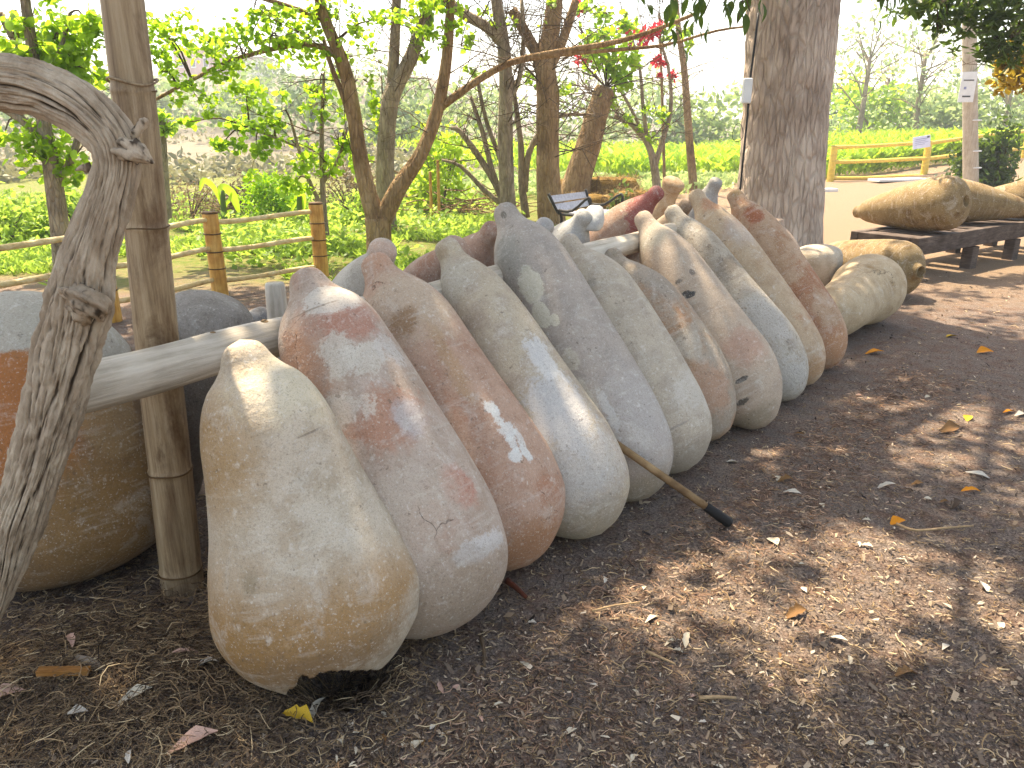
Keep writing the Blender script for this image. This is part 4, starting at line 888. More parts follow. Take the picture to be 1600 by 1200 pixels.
tree('thick_tree', 'thick upright brown trunk behind the slatted park bench', 13.0,
     [[(864, 372, 24), (859, 320, 20), (856, 260, 18), (856, 200, 17), (856, 150, 17), (852, 95, 15), (864, 30, 13), (870, -50, 12)], [(856, 150, 11), (845, 100, 10), (826, 60, 9), (800, 15, 8)], [(858, 110, 8), (880, 60, 7), (900, 0, 6)]],
     [(858, 20, 16, 18, 30), (880, 140, 10, 12, 14)], M_BARK_T, M_LEAF_B, .10, 46, .9, .012, 2)
tree('leaning_trunk', 'leaning pollarded brown trunk to the right of the thick tree', 15.0,
     [[(890, 338, 25), (900, 290, 23), (915, 240, 20), (930, 190, 18), (944, 145, 17), (947, 136, 12)]],
     [(965, 120, 26, 26, 120), (950, 80, 30, 30, 130), (985, 70, 22, 30, 70), (930, 50, 25, 35, 90), (945, 20, 25, 20, 70)], M_BARK_T, M_LEAF_B, .13, 26, 1.3, .014, 2)
tree('red_flowering_tree', 'thin forked tree with scarlet flower heads behind the jars', 17.0,
     [[(1027, 302, 7), (1022, 260, 6), (1012, 225, 5), (988, 195, 4), (960, 180, 3)], [(1022, 262, 5), (1035, 220, 4), (1048, 170, 3), (1045, 110, 2.5), (1030, 60, 2)], [(1012, 225, 4), (1005, 170, 3), (1000, 110, 2.5), (985, 50, 2)], [(1010, 220, 3), (975, 150, 2.5), (930, 90, 2), (905, 40, 2)]],
     [(1005, 175, 18, 12, 30), (1010, 210, 14, 8, 18), (1030, 180, 12, 16, 20), (1050, 40, 14, 20, 30), (1075, 50, 14, 18, 30)], M_BARK_G, M_LEAF_B, .13, 40, 1.2, .012, 2,
     flowers=[(906, 10, 11, 0), (911, 92, 12, 0), (1002, 58, 11, 0), (1020, 52, 11, 0), (1030, 95, 9, 0), (1051, 119, 7, 0), (978, 45, 9, 0), (1032, 42, 7, 0), (985, 72, 5, 0), (1030, 118, 4, 0), (965, 92, 4, 0)])
for (lab, Y, path) in [('thin brown pole-like trunk at the edge of the crop field', 19.5, [(1083, 288, 6.5), (1076, 200, 6), (1069, 110, 5), (1062, 60, 4.5), (1056, 0, 4), (1052, -40, 4)]),
                       ('thin dead stem between the red flowers and the brown pole trunk', 18.5, [(1038, 285, 2.5), (1036, 200, 2.5), (1033, 100, 2), (1030, 20, 2)])]:
    tree('slim_trunk', lab, Y, [path], [], M_BARK_T, M_LEAF_B, .1, 14, .9, .008, 2)
tree('slim_trunk', 'pale slim post-like trunk just right of the thick bamboo post', 12.5, [[(262, 345, 7), (258, 280, 6), (254, 220, 6), (252, 180, 5)]], [(255, 185, 22, 16, 60), (270, 200, 14, 10, 25)], M_BARK_G, M_LEAF_B, .10, 4, .4)
# overhanging tree at the right, trunk outside the frame
tree('overhanging_tree', 'dark small-leaved branches hanging in at the top right corner', 9.0,
     [[(1830, 420, 40), (1830, 250, 36), (1820, 100, 32), (1790, -60, 28), (1740, -180, 22)], [(1790, -60, 18), (1700, -110, 12), (1600, -80, 8), (1520, -30, 5), (1460, 10, 3)], [(1810, 20, 14), (1700, -20, 9), (1620, 20, 6), (1580, 60, 4)], [(1700, -110, 8), (1560, -120, 6), (1440, -60, 4), (1400, -20, 3)]],
     [(1430, 5, 30, 14, 70), (1480, 20, 35, 20, 120), (1540, 30, 35, 28, 170), (1590, 40, 28, 35, 140), (1560, 75, 22, 20, 60), (1465, 45, 12, 14, 20), (1600, -10, 60, 40, 250), (1500, -30, 60, 30, 220), (1690, -60, 90, 60, 320), (1750, -190, 110, 80, 350), (1530, 80, 15, 18, 30), (1650, 40, 40, 60, 200)], M_BARK_G, M_LEAF_D, .13, 12, .6, asp=.32)
tree('yellowing_bush', 'yellow-green drooping foliage at the right edge beside the pole', 9.6, [[(1705, 430, 10), (1690, 300, 9), (1660, 180, 7), (1620, 90, 5)]], [(1585, 95, 20, 24, 170), (1580, 125, 16, 20, 120), (1605, 115, 18, 26, 150), (1572, 85, 12, 14, 60)], M_BARK_G, leafmat('yellowing_leaf', '5f5416', 'a88e2a', .45, 'd0b040'), .085, 2, .4)

# ------------------------------------------------------------------ low plants, crop field, shrubs
def blob_leaves(c, rx, ry, rz, n, clumps=None):
    k = clumps or max(4, n//40); u = rng.normal(size=(k, 3)); u /= np.linalg.norm(u, axis=1)[:, None]; u *= rng.uniform(.35, 1, (k, 1))**.6
    u[:, 2] = np.abs(u[:, 2])
    p = u[rng.integers(k, size=n)]+rng.normal(size=(n, 3))*.17
    return p*np.array((rx, ry, rz))+np.array(c)
def bush(name, label, x, y, Y, rx, rz, n, mat, ls, cat='shrub', group=None, asp=.5, stem=True):
    p = at(x, y, Y); z0 = hz1(p.x, p.y); root = empty(name, (p.x, p.y, z0), label, cat, group)
    adopt(mk('foliage', leaf_mesh(blob_leaves((p.x, p.y, z0), rx, rx*.8, rz, n), ls, asp, up=.1), mat), root)
    if stem:
        m = MB()
        for k in range(6):
            a = rng.uniform(0, 6.28); e = Vector((p.x+rx*.6*math.cos(a), p.y+rx*.5*math.sin(a), z0+rz*.7)); b0 = Vector((p.x, p.y, z0-.03)); m.tube([b0, b0.lerp(e, .5)+Vector((0, 0, .06)), e], [.018, .012, .005], 5, 3)
        adopt(m.build('stems', M_TWIG), root)
    return root
def field(name, label, pts, h, ls, asp, mat, lean_=.35, cat='plants'):
    """upright blades / stalk leaves"""
    N = len(pts); a, b, n = rand_frames(N, 0); d = np.stack([rng.normal(size=N)*lean_, rng.normal(size=N)*lean_, np.ones(N)], -1); d /= np.linalg.norm(d, axis=1)[:, None]
    s_ = np.cross(d, n); s_ /= np.linalg.norm(s_, axis=1)[:, None]; L = ls*rng.uniform(.6, 1.3, N)[:, None]; W = L*asp*.5
    out = np.stack([rng.normal(size=N), rng.normal(size=N), np.zeros(N)], -1)*.35*L
    V = np.empty((N, 4, 3)); V[:, 0] = pts; V[:, 1] = pts+d*L*.5+s_*W; V[:, 2] = pts+d*L*.9+out; V[:, 3] = pts+d*L*.5-s_*W
    return tag(mk(name, quads_mesh(V, 4, [(0, 1, 2, 3)], rng.uniform(0, 1, N)), mat), label, cat, None, 'stuff')
# crop field
N = 42000; Yc = 24.2+22*rng.uniform(0, 1, N)**1.4; Xc = rng.uniform(-.25, .95, N)*Yc; keep = (Xc > 2.2-(Yc-24)*.5)
Xc, Yc = Xc[keep], Yc[keep]; lay = rng.uniform(0, 1, len(Xc))
Yc = np.where(Xc > 8, np.maximum(Yc, 24.3+(Xc-9)*.28), Yc)
pts = np.stack([Xc, Yc, hz(Xc, Yc)+lay*.55], -1)
field('crop_field', 'bright yellow-green crop growing beyond the far bamboo fence', pts, .7, .42, .28, M_CROP, .6)
N = 9000; Xc = rng.uniform(-3.5, 9.0, N); Yc = rng.uniform(17.5, 24.5, N); k = (Xc < 4+(Yc-18)*.75) & (Xc > -3) & (fbm(Xc*.6, Yc*.6, 0, 8, 2) > .42); Xc, Yc = Xc[k], Yc[k]
field('ground_cover', 'pale green low plants on the ground in front of the crop field', np.stack([Xc, Yc, hz(Xc, Yc)+rng.uniform(0, .18, len(Xc))], -1), .3, .2, .5, leafmat('pale_cover', '6d8a3c', 'b2c47a', .4, 'c8d890'), .9)
# grass and weeds beyond the left fence
N = 52000; Yg = 7.6+11*rng.uniform(0, 1, N)**1.3; Xg = rng.uniform(-1.0, .12, N)*Yg*.95
dn = fbm(Xg*.9, Yg*.9, 0, 12, 3); k = (dn > .46-.1*(Yg > 9.5)) & (Xg < -.6+(Yg-7)*.08); Xg, Yg = Xg[k], Yg[k]; dn = dn[k]
field('grass', 'green grass and weeds growing beyond the golden bamboo fence', np.stack([Xg, Yg, hz(Xg, Yg)], -1), .2, .13+.16*0, .22, M_GRASS, .7)
N = 11000; Yg = rng.uniform(8.6, 16, N); Xg = rng.uniform(-.95, .02, N)*Yg; k = fbm(Xg*.7+3, Yg*.7, 0, 14, 3) > .56; Xg, Yg = Xg[k], Yg[k]
tag(mk('weeds', leaf_mesh(np.stack([Xg, Yg, hz(Xg, Yg)+rng.uniform(.02, .30, len(Xg))*rng.uniform(.2, 1, len(Xg))], -1), .10, .55, up=.4), M_GRASS), 'leafy green weeds in clumps beyond the bamboo fence', 'plants', None, 'stuff')
bush('round_bush', 'dense bright green bush beyond the bamboo fence', 432, 345, 13.2, .50, .68, 1700, leafmat('vivid_leaf', '2f6410', '8cc01c', .5, 'c0e830'), .13, asp=.22)
bush('garden_bush', 'leafy green bush at the left edge behind the vine', 15, 385, 10.5, .75, .62, 1500, M_GRASS, .10)
bush('garden_bush', 'smaller leafy bush between the vine and the left tree', 120, 372, 11.0, .55, .7, 800, M_GRASS, .10)
bush('dry_shrub', 'dry brownish shrub right of the thick bamboo post', 300, 345, 13.6, .75, .75, 1500, leafmat('dry_leaf', '5a4a34', '94805c', .3), .08, asp=.3)
bush('dry_shrub', 'brown tangled shrub between the banana plant and round bush', 385, 340, 14.2, .55, .75, 1200, leafmat('dry_leaf_dark', '3d3226', '74624a', .25), .08, asp=.3)
bush('dry_shrub', 'brown tangled shrub behind the sapling', 545, 330, 15.0, .8, .85, 1400, MATS.get('x') or leafmat('dry_leaf_mid', '4d4130', '84704f', .3), .09, asp=.3)
bush('garden_bush', 'low green bush under the straight tree', 560, 345, 13.0, .5, .45, 600, M_GRASS, .10)
bush('garden_bush', 'tall yellow-green bush left of the bare shrub', 690, 330, 14.8, .55, 1.5, 1500, M_CROP, .13)
bush('leafy_vine', 'dark green leafy vine climbing around the tall pale pole', 1522, 292, 17.6, .75, 1.15, 1900, M_LEAF_D, .16)
bush('leafy_vine', 'dark green leafy growth right of the pole foot', 1552, 292, 17.2, .35, 1.75, 900, M_LEAF_D, .14)
bush('straggly_plant', 'straggly green plant beside the straw bales', 967, 345, 12.6, .16, .62, 320, M_LEAF_S, .09)
# banana plants
def banana(label, x, y, Y, leaves_):
    p = at(x, y, Y); root = empty('banana_plant', (p.x, p.y, 0), label, 'plant')
    m = MB(); m.tube([(p.x, p.y, -.03), (p.x, p.y, .3), (p.x+.02, p.y, .55)], [.05, .045, .03], 10, 3); adopt(m.build('stem', M_LEAF_S), root)
    for (pts, wd) in leaves_:
        P, _ = smooth([at(a, b, Y) for a, b in pts], .1, 5); n = len(P); t = np.linspace(0, 1, n); w_ = wd*np.sin(np.pi*np.clip(t*.92+.04, 0, 1))**.6
        T = np.gradient(P, axis=0); T /= np.linalg.norm(T, axis=1)[:, None]; sd = np.cross(T, (0.2, .95, .1)); sd /= np.linalg.norm(sd, axis=1)[:, None]
        V = np.stack([P-sd*w_[:, None]+np.array((0, .05, 0))*w_[:, None]*6, P, P+sd*w_[:, None]+np.array((0, .05, 0))*w_[:, None]*6], 1).reshape(-1, 3)
        m = MB(); m.add(V, [f for i in range(n-1) for f in ((i*3, i*3+1, i*3+4, i*3+3), (i*3+1, i*3+2, i*3+5, i*3+4))], .8); adopt(m.build('leaf', M_CROP), root)
banana('young banana plant with a large drooping yellow-green leaf', 352, 350, 12.6, [([(350, 325), (345, 295), (360, 300), (368, 318), (373, 332)], .075), ([(350, 330), (335, 295), (318, 282), (312, 298)], .05), ([(350, 335), (352, 320), (358, 312), (362, 300)], .03), ([(345, 345), (352, 335), (362, 328)], .04)])
banana('young banana plant with an upright pale leaf left of the sapling', 470, 345, 12.8, [([(472, 335), (470, 315), (462, 300), (448, 285)], .05), ([(452, 345), (456, 328), (464, 314)], .028), ([(474, 330), (474, 310), (468, 290)], .045)])
# yellow bamboo stakes
for i, (x0, y0, x1, y1, lab) in enumerate([(674, 335, 672, 268, 'short yellow bamboo stake among the weeds, left one'), (686, 330, 684, 250, 'taller yellow bamboo stake among the weeds')]):
    a = at(x0, y0, 13.6); b = at(x1, y1, 13.6); a.z = -.05; o = bamboo('bamboo_stake', [a, a.lerp(b, .5), b], [.028, .027, .025], [.2, .4, .6, .8], M_BAM, n=10); tag(o, lab, 'stake')
# heap of prunings
def heap(label, x, y, Y, wd, ht, n):
    m = MB(); p = at(x, y, Y)
    for _ in range(n):
        a = rng.normal()*.6; c = Vector((p.x+rng.normal()*wd*.35, p.y+rng.normal()*.3, abs(rng.normal())*ht*.5+.03)); L = rng.uniform(.3, .8)*wd*.5
        d = Vector((math.cos(a), math.sin(a)*.5, rng.normal()*.35)); m.tube([c-d*L, c+Vector((0, 0, rng.normal()*.08)), c+d*L], [rng.uniform(.006, .016), .010, .004], 5, 2)
    o = m.build('brushwood_heap', M_BARK_T, origin=(p.x, p.y, 0)); tag(o, label, 'brushwood', None, 'stuff')
heap('low heap of brown pruned branches beside the arching shrub', 735, 325, 14.2, 1.3, .4, 55)
heap('brown tangle of dry stems behind the yellow stakes', 660, 330, 15.0, 1.1, .7, 40)
# straw bales
def bale(label, x, y, Y, d, rz):
    p = at(x, y, Y); root = empty('straw_bale', (p.x, p.y, 0), label, 'bale', 'straw bales'); root.rotation_euler = (0, 0, rz)
    n = 12; m = MB()
    g = np.linspace(-.5, .5, n)
    for ax in range(3):
        for sg in (-1, 1):
            U, W = np.meshgrid(g, g); V = np.zeros((n, n, 3)); o_ = [i for i in range(3) if i != ax]
            V[..., o_[0]] = U; V[..., o_[1]] = W; V[..., ax] = sg*.5
            nr = ((np.abs(V)*2)**3.2).sum(-1)**(1/3.2); V = V/nr[..., None]**.85
            V = V*np.array(d); V += (fbm(V[..., 0]*9+ax, V[..., 1]*9+sg, V[..., 2]*9, 5, 2)[..., None]-.5)*.06; V[..., 2] += d[2]/2
            m.add(V.reshape(-1, 3), [(i*n+j, i*n+j+1, (i+1)*n+j+1, (i+1)*n+j) for i in range(n-1) for j in range(n-1)])
    m.build('bale_body', M_HAY, root)
    N = 900; C = (rng.uniform(-.5, .5, (N, 3))); a_ = rng.integers(0, 3, N); C[np.arange(N), a_] = np.sign(rng.normal(size=N))*.5; C = C*np.array(d)*.97+np.array((0, 0, d[2]/2))
    o = mk('loose_straw', leaf_mesh(C, .12, .06), M_HAYL); o.parent = root; o['kind'] = 'stuff'
    m = MB()
    for f in (-.22, .22):
        m = MB(); h_ = d[2]; m.tube([(f*d[0], -d[1]*.5, .02), (f*d[0], -d[1]*.51, h_*.98), (f*d[0], d[1]*.51, h_*1.0), (f*d[0], d[1]*.5, .02)], .006, 4, 1); m.build('twine', M_TWIG, root)
M_HAYL = leafmat('straw_strand', '86693a', 'bea068', .25)
bale('large straw bale behind the leaning trunk', 955, 322, 15.2, (1.05, .6, .62), R(-18))
bale('straw bale with fuzzy top right of the park bench', 986, 332, 13.6, (.62, .55, .48), R(12))
bale('low straw bale behind the park bench', 925, 328, 14.2, (.85, .5, .36), R(-10))
bale('straw bale half hidden left of the leaning trunk', 878, 318, 16.0, (.5, .5, .5), R(5))
# park bench: pale slatted back, dark iron frame
def park_bench():
    Y = 10.6; M_SL = flat('pale_bench_slat', 'b2b2b8', .45, .5, 30, .15)
    A = at(857, 306, Y); B = at(915, 299, Y+.55); Ab = at(871, 331, Y-.02); Bb = at(922, 321, Y+.53)
    root = empty('park_bench', (A.x, A.y, 0), 'park bench with pale slatted back and dark iron frame behind the jars', 'bench')
    fr = Vector((.30, -.26, 0)).normalized()
    def slat(p0, p1, q0, q1, th=.025):
        n = (p1-p0).cross(q0-p0).normalized()*th; m = MB(); V = [p0, p1, q1, q0]; V = V+[v+n for v in V]
        m.add([tuple(v) for v in V], [(0, 1, 2, 3), (7, 6, 5, 4), (0, 4, 5, 1), (1, 5, 6, 2), (2, 6, 7, 3), (3, 7, 4, 0)]); adopt(m.build('slat', M_SL, None, False), root)
    for (u, v) in ((0, .42), (.52, 1.0)): slat(A.lerp(Ab, u), B.lerp(Bb, u), A.lerp(Ab, v), B.lerp(Bb, v))
    S0 = Vector((Ab.x+.05, Ab.y, .42)); S1 = Vector((Bb.x+.05, Bb.y, .42))
    for k in range(4):
        o0 = fr*(.04+k*.11); slat(S0+o0, S1+o0, S0+o0+fr*.09, S1+o0+fr*.09)
    for (t, b, s0) in ((A, Ab, S0), (B, Bb, S1)):
        m = MB(); up = Vector((0, 0, .03)); m.tube([t+up, b, s0+Vector((0, 0, -.03)), Vector((s0.x, s0.y, .2)), Vector((s0.x-.06, s0.y+.05, 0))], .02, 8, 3); adopt(m.build('frame', M_BLACK), root)
        fr_ = s0+fr*.46; m = MB(); m.tube([b+Vector((.02, 0, .02)), b+fr*.25+Vector((0, 0, .03)), fr_+Vector((0, 0, .22)), fr_, Vector((fr_.x, fr_.y, .0))], .018, 8, 3); adopt(m.build('armrest', M_BLACK), root)
        m = MB(); m.tube([s0-Vector((0, 0, .03)), fr_-Vector((0, 0, .03))], .016, 8, 1); adopt(m.build('seat_support', M_BLACK), root)
park_bench()

# ------------------------------------------------------------------ far trees, hillside houses
def far_tree(label, x, Y, h, rw, n, mat, ls, group, bare=False, base=None):
    p = at(x, 240, Y); z0 = hz1(p.x, p.y); root = empty('distant_tree', (p.x, p.y, z0), label, 'tree', group)
    m = MB(); tips = []
    tp = Vector((p.x+rng.normal()*.3, p.y, z0+h*(.62 if bare else .45)))
    m.tube([Vector((p.x, p.y, z0-.1)), Vector((p.x+rng.normal()*.12, p.y, z0+h*.25)), tp], [.14*h/5, .10*h/5, .06*h/5], 8, 3)
    for k in range(14 if bare else 6):
        a = Vector((p.x, p.y, z0)).lerp(tp, rng.uniform(.35, 1)); d = Vector((rng.normal()*.6, rng.normal()*.6, abs(rng.normal())*.7+.5)).normalized()
        twig(m, a, d, h*rng.uniform(.22, .4), .03*h/5, 2 if bare else 1, tips)
    adopt(m.build('trunk', M_BARK_G), root)
    C = blob_leaves((p.x, p.y, z0+(h*.12 if not bare else h*.05)), rw, rw*.8, h*(.88 if not bare else .45), n)
    if bare and tips: C = np.concatenate([C, np.repeat(np.array([tuple(t) for t in tips]), 2, 0)+rng.normal(size=(len(tips)*2, 3))*.2])
    adopt(mk('crown', leaf_mesh(C, ls, .6, up=.1), mat), root)
GF = 'trees along the far side of the crop field'
M_FAR2 = leafmat('far_leaf_pale', '74905a', 'a9bc7c', .45, 'c4d490'); M_FAR3 = leafmat('far_leaf_deep', '3f5a34', '6f8850', .4, '90a860')
ft = [(1110, 46, 3.4, 3.0, 900, M_FAR, 'hazy rounded tree left of the large trunk across the field'), (1000, 48, 4.2, 3.6, 1000, M_FAR2, 'pale hazy tree across the field behind the leaning trunk'), (1050, 44, 2.6, 1.6, 500, M_FAR3, 'dark compact tree across the field behind the red flowers'),
      (905, 50, 4.0, 3.5, 900, M_FAR, 'hazy tree across the field between the thick and leaning trunks'), (760, 52, 4.4, 4.0, 900, M_FAR2, 'pale hazy tree across the field behind the arching shrub'), (1345, 44, 3.6, 2.2, 900, M_CROP, 'bright yellow-green tree beyond the field right of the large trunk'),
      (1400, 47, 3.0, 3.0, 900, M_FAR, 'low spreading hazy tree above the field fence'), (1460, 46, 3.6, 2.4, 800, M_FAR2, 'pale green tree beyond the field near the tall pole'), (1560, 45, 3.4, 3.0, 900, M_FAR, 'hazy tree beyond the field at the right edge'), (1500, 52, 4.6, 3.5, 900, M_FAR2, 'tallest pale tree behind the pole across the field'), (1290, 50, 3.4, 3.0, 800, M_FAR3, 'deeper green tree at the right side of the large trunk'), (1640, 47, 4.0, 3.2, 700, M_FAR2, 'pale tree at the far right beyond the field'), (690, 46, 3.4, 3.2, 800, M_FAR, 'hazy tree behind the forked tree across the field'), (1180, 50, 3.4, 3.0, 500, M_FAR2, 'pale tree hidden partly by the large trunk')]
for (x, Y, h, rw, n, mt, lab) in ft: far_tree(lab, x, Y, h, rw, n, mt, .38, GF)
for (x, Y, h, lab) in [(1335, 40, 6.6, 'tall nearly bare tree with thin branches right of the large trunk'), (1425, 42, 7.2, 'tallest nearly bare tree rising above the field fence'), (1385, 45, 5.6, 'smaller bare tree between two taller bare trees'), (1560, 43, 5.6, 'bare-branched tree right of the tall pole')]:
    far_tree(lab, x, Y, h, 1.6, 160, M_FAR2, .26, 'bare trees beyond the crop field', True)
GH = 'shrubs dotted over the hillside'
HL = ['hazy shrub low on the hillside right of the slim pale trunk', 'hazy shrub on the hillside behind the banana leaf', 'grey-green shrub behind the sapling crown', 'wide hillside shrub left of the forked tree', 'hillside shrub seen through the fork of the forked tree', 'hillside tree right of the straight tree', 'hazy shrub under the pinkish hill house', 'hillside shrub seen just right of the bamboo post', 'hillside shrub seen between vine and left tree', 'wide hazy shrub high on the hill near the bamboo post', 'hillside shrub at the very left edge', 'distant shrub on the crest above the sapling', 'distant crest shrub left of the forked tree limbs', 'distant crest shrub right of the long white house']
k = 0
for (x, Y, h, rw) in [(360, 52, 3.0, 3.4), (420, 46, 3.4, 3.6), (480, 42, 3.4, 3.2), (540, 48, 3.8, 3.8), (610, 44, 3.6, 3.2), (650, 58, 4.0, 4.0), (300, 62, 3.2, 4.0), (230, 58, 2.8, 3.6), (60, 60, 3.0, 4.2), (150, 72, 3.4, 5), (-20, 48, 3, 3.6), (460, 70, 3.6, 5.0), (570, 75, 4.2, 5.0), (380, 80, 3.6, 5.0)]:
    far_tree(HL[k], x, Y, h, rw, 420, M_FAR3 if k % 3 else M_FAR, .42, GH); k += 1
N = 20000; Yh = 22+62*rng.uniform(0, 1, N)**1.5; Xh = rng.uniform(-.85, -.06, N)*Yh; kk = fbm(Xh*.22, Yh*.22, 0, 23, 3) > .47; Xh, Yh = Xh[kk], Yh[kk]
tag(mk('hillside_scrub', leaf_mesh(np.stack([Xh, Yh, hz(Xh, Yh)+rng.uniform(0, .7, len(Xh))*rng.uniform(.2, 1, len(Xh))], -1), .30, .5, up=.2), leafmat('scrub_leaf', '57583c', '8b8860', .35)), 'grey-green scrub covering the distant hillside', 'scrub', None, 'stuff')
def house(label, x, Y, wd, dp, ht, c, nwin, z=None):
    p = at(x, 200, Y); z0 = hz1(p.x, p.y)-.3; root = empty('hillside_house', (p.x, p.y, z0), label, 'house')
    m = MB(); m.box((0, 0, ht/2), (wd, dp, ht)); m.build('wall', flat('plaster_'+c, c, .85, .2, 2, .08), root, False)
    m = MB(); m.box((0, 0, ht+.11), (wd+.4, dp+.4, .22)); m.build('roof', flat('roof_'+c, '8a7466', .85, .2, 2), root, False)
    for i in range(nwin):
        xx = -wd/2+wd*(i+.5)/nwin; m = MB(); m.box((xx, -dp/2-.03, ht*.55), (wd/nwin*.4, .06, ht*.38)); wn_ = m.build('window', M_WHITE, root, False)
        m = MB(); m.box((xx, -dp/2-.07, ht*.55), (wd/nwin*.3, .03, ht*.28)); m.build('pane', flat('dark_glass', '3a3f46', .2, .5, 2, .02), wn_, False)
house('small pinkish house on the hill crest left of the sapling', 326, 104, 4.6, 5, 3.2, 'cfa79a', 3)
house('long low white house on the hill crest', 382, 110, 8.0, 5, 2.2, 'd6d0c4', 5)
house('pale house on the hill at the far left behind the vine', 10, 98, 5.0, 5, 3.0, 'c9b9a4', 3)

# ------------------------------------------------------------------ mulch, fibres and fallen leaves on the near ground
M_LIT = (lambda s: (s.color(s.ramp(s.attr(), [(0, '2c2522'), (.3, '4f433b'), (.55, '7c6a59'), (.8, 'aa957c'), (1, 'd8c8b0')])), s.m)[-1])(NT('mulch_bits', .95, .1))
M_FIB = (lambda s: (s.color(s.ramp(s.attr(), [(0, '362c25'), (.35, '62503e'), (.7, '967c5c'), (1, 'cdb690')])), s.m)[-1])(NT('dry_fibres', .95, .1))
def litter_xy(N, y0=.95, y1=9.5, pw=2.2):
    u = rng.uniform(0, 1, N); y = (y0**(1-pw)+u*(y1**(1-pw)-y0**(1-pw)))**(1/(1-pw)); x = rng.uniform(-.95, .95, N)*(y+.4); return x, y
def not_far_left(x, y): return ~((y > 5.8) & (x < -1))
x, y = litter_xy(190000); k = not_far_left(x, y); x, y = x[k], y[k]; N = len(x)
a = rng.uniform(0, 6.28, N); L = rng.gamma(1.6, .0024, N)+.0014; L *= (1+.16*y); W = L*rng.uniform(.2, .7, N); tx = rng.normal(size=N)*.35; ty = rng.normal(size=N)*.35
A_ = np.stack([np.cos(a), np.sin(a), tx], -1)*L[:, None]; B_ = np.stack([-np.sin(a), np.cos(a), ty], -1)*W[:, None]; C_ = np.stack([x, y, hz(x, y)+.003+.4*L], -1)
V = np.stack([C_-A_*.5-B_*.4, C_+A_*.45-B_*rng.uniform(.0, .6, (N, 1)), C_+A_*.6+B_*rng.uniform(.1, .5, (N, 1)), C_-A_*rng.uniform(.1, .5, (N, 1))+B_*.5], 1)
tag(mk('mulch', quads_mesh(V, 4, [(0, 1, 2, 3)], np.clip(rng.normal(.46, .22, N), 0, .92)), M_LIT), 'brown bark mulch and crumbled leaf bits covering the ground', 'mulch', None, 'stuff')
def fibres(name, label, x, y, Ls, wd, rise, mat, curl=1.2, tone=(.5, .25)):
    N = len(x); k = 5; a = rng.uniform(0, 6.28, N); da = rng.normal(size=N)*curl; L = Ls; P = np.zeros((N, k, 3)); cx, cy_ = x.copy(), y.copy(); zz = rng.uniform(0, 1, N)*rise; dz = rng.normal(size=N)*.35
    for i in range(k):
        P[:, i, 0] = cx; P[:, i, 1] = cy_; P[:, i, 2] = hz(cx, cy_)+.003+np.abs(zz); cx = cx+np.cos(a)*L/k; cy_ = cy_+np.sin(a)*L/k; a = a+da/k*1.6+rng.normal(size=N)*.25; zz = zz+dz*L/k*.6*(1 if i < 2 else -1)
    T = np.gradient(P, axis=1); s_ = np.stack([-T[..., 1], T[..., 0], T[..., 2]*0], -1); s_ /= np.linalg.norm(s_, axis=-1, keepdims=True)+1e-9
    w_ = wd[:, None, None]*np.array([.6, 1, 1, .9, .4])[None, :, None]*.5
    up = np.array((0, 0, 1.))*w_*1.4
    V = np.concatenate([P-s_*w_, P+up, P+s_*w_], 1)    # ridge profile: left, top, right
    Fc = [f for i in range(k-1) for f in ((i, i+1, k+i+1, k+i), (k+i, k+i+1, 2*k+i+1, 2*k+i))]
    return tag(mk(name, quads_mesh(V, 3*k, Fc, np.clip(rng.normal(tone[0], tone[1], N), 0, 1)), mat), label, 'litter', None, 'stuff')
x, y = litter_xy(26000, .95, 8, 2.0); k = not_far_left(x, y); x, y = x[k], y[k]; N = len(x)
fibres('needle_litter', 'fine dry twigs and fibres strewn over the mulch', x, y, rng.gamma(3, .010, N)+.008, rng.uniform(.0012, .003, N)*(1+.15*y), .006, M_FIB, 1.2, (.52, .25))
N = 9000; x = rng.normal(-1.0, .42, N); y = rng.normal(1.78, .26, N); k = (x < -.25) & (y > 1.0); x, y = x[k], y[k]; N = len(x)
fibres('root_tangle', 'dark tangle of fine dead roots heaped at the foot of the jars', x, y, rng.gamma(3, .022, N)+.02, rng.uniform(.0014, .0032, N), .05, M_FIB, 2.6, (.38, .25))
N = 3500; t = rng.uniform(-.3, 4.3, N); off = np.abs(rng.normal(size=N))*.22+rng.uniform(-.05, .2, N); x = -.45+.655*t+.755*(.22+off); y = 1.80+.755*t-.655*(.22+off)
M_RFIB = (lambda s: (s.color(s.ramp(s.attr(), [(0, '382820'), (.35, '69503f'), (.7, '967660'), (1, 'c0a288')])), s.m)[-1])(NT('reddish_needles', .95, .1))
fibres('needle_drift', 'reddish-brown dry needles drifted along the foot of the row', x, y, rng.gamma(3, .010, N)+.01, rng.uniform(.0014, .003, N)*(1+.12*y), .012, M_RFIB, 1.2, (.5, .25))
# fallen leaves, each its own thing
def leaf_obj_mesh(L, W, curl, mat, seed):
    r_ = np.random.default_rng(seed); n = 8; t = np.linspace(0, 1, n); w_ = np.sin(np.pi*np.clip(t, .02, .985)**.8)**.75*W*.5*(1+.18*r_.normal(size=n)); V = []
    bend = curl*np.sin(t*np.pi*.9)*L*.5; side = .12*L*np.sin(t*3.0+seed)
    for i in range(n):
        for q in (-1, -.45, 0, .45, 1): V.append((t[i]*L-L/2, side[i]+q*w_[i]*(1+.1*r_.normal()), bend[i]+(abs(q)**1.5)*w_[i]*(.45+.5*curl)+.0015*r_.normal()+.002))
    Fc = [(i*5+j, i*5+j+1, (i+1)*5+j+1, (i+1)*5+j) for i in range(n-1) for j in range(4)]
    me = bpy.data.meshes.new('fallen_leaf'); me.from_pydata(V, [], Fc); me.polygons.foreach_set('use_smooth', [True]*len(Fc)); me.materials.append(mat)
    a = me.attributes.new('tone', 'FLOAT', 'POINT'); a.data.foreach_set('value', [.5]*len(V)); return me
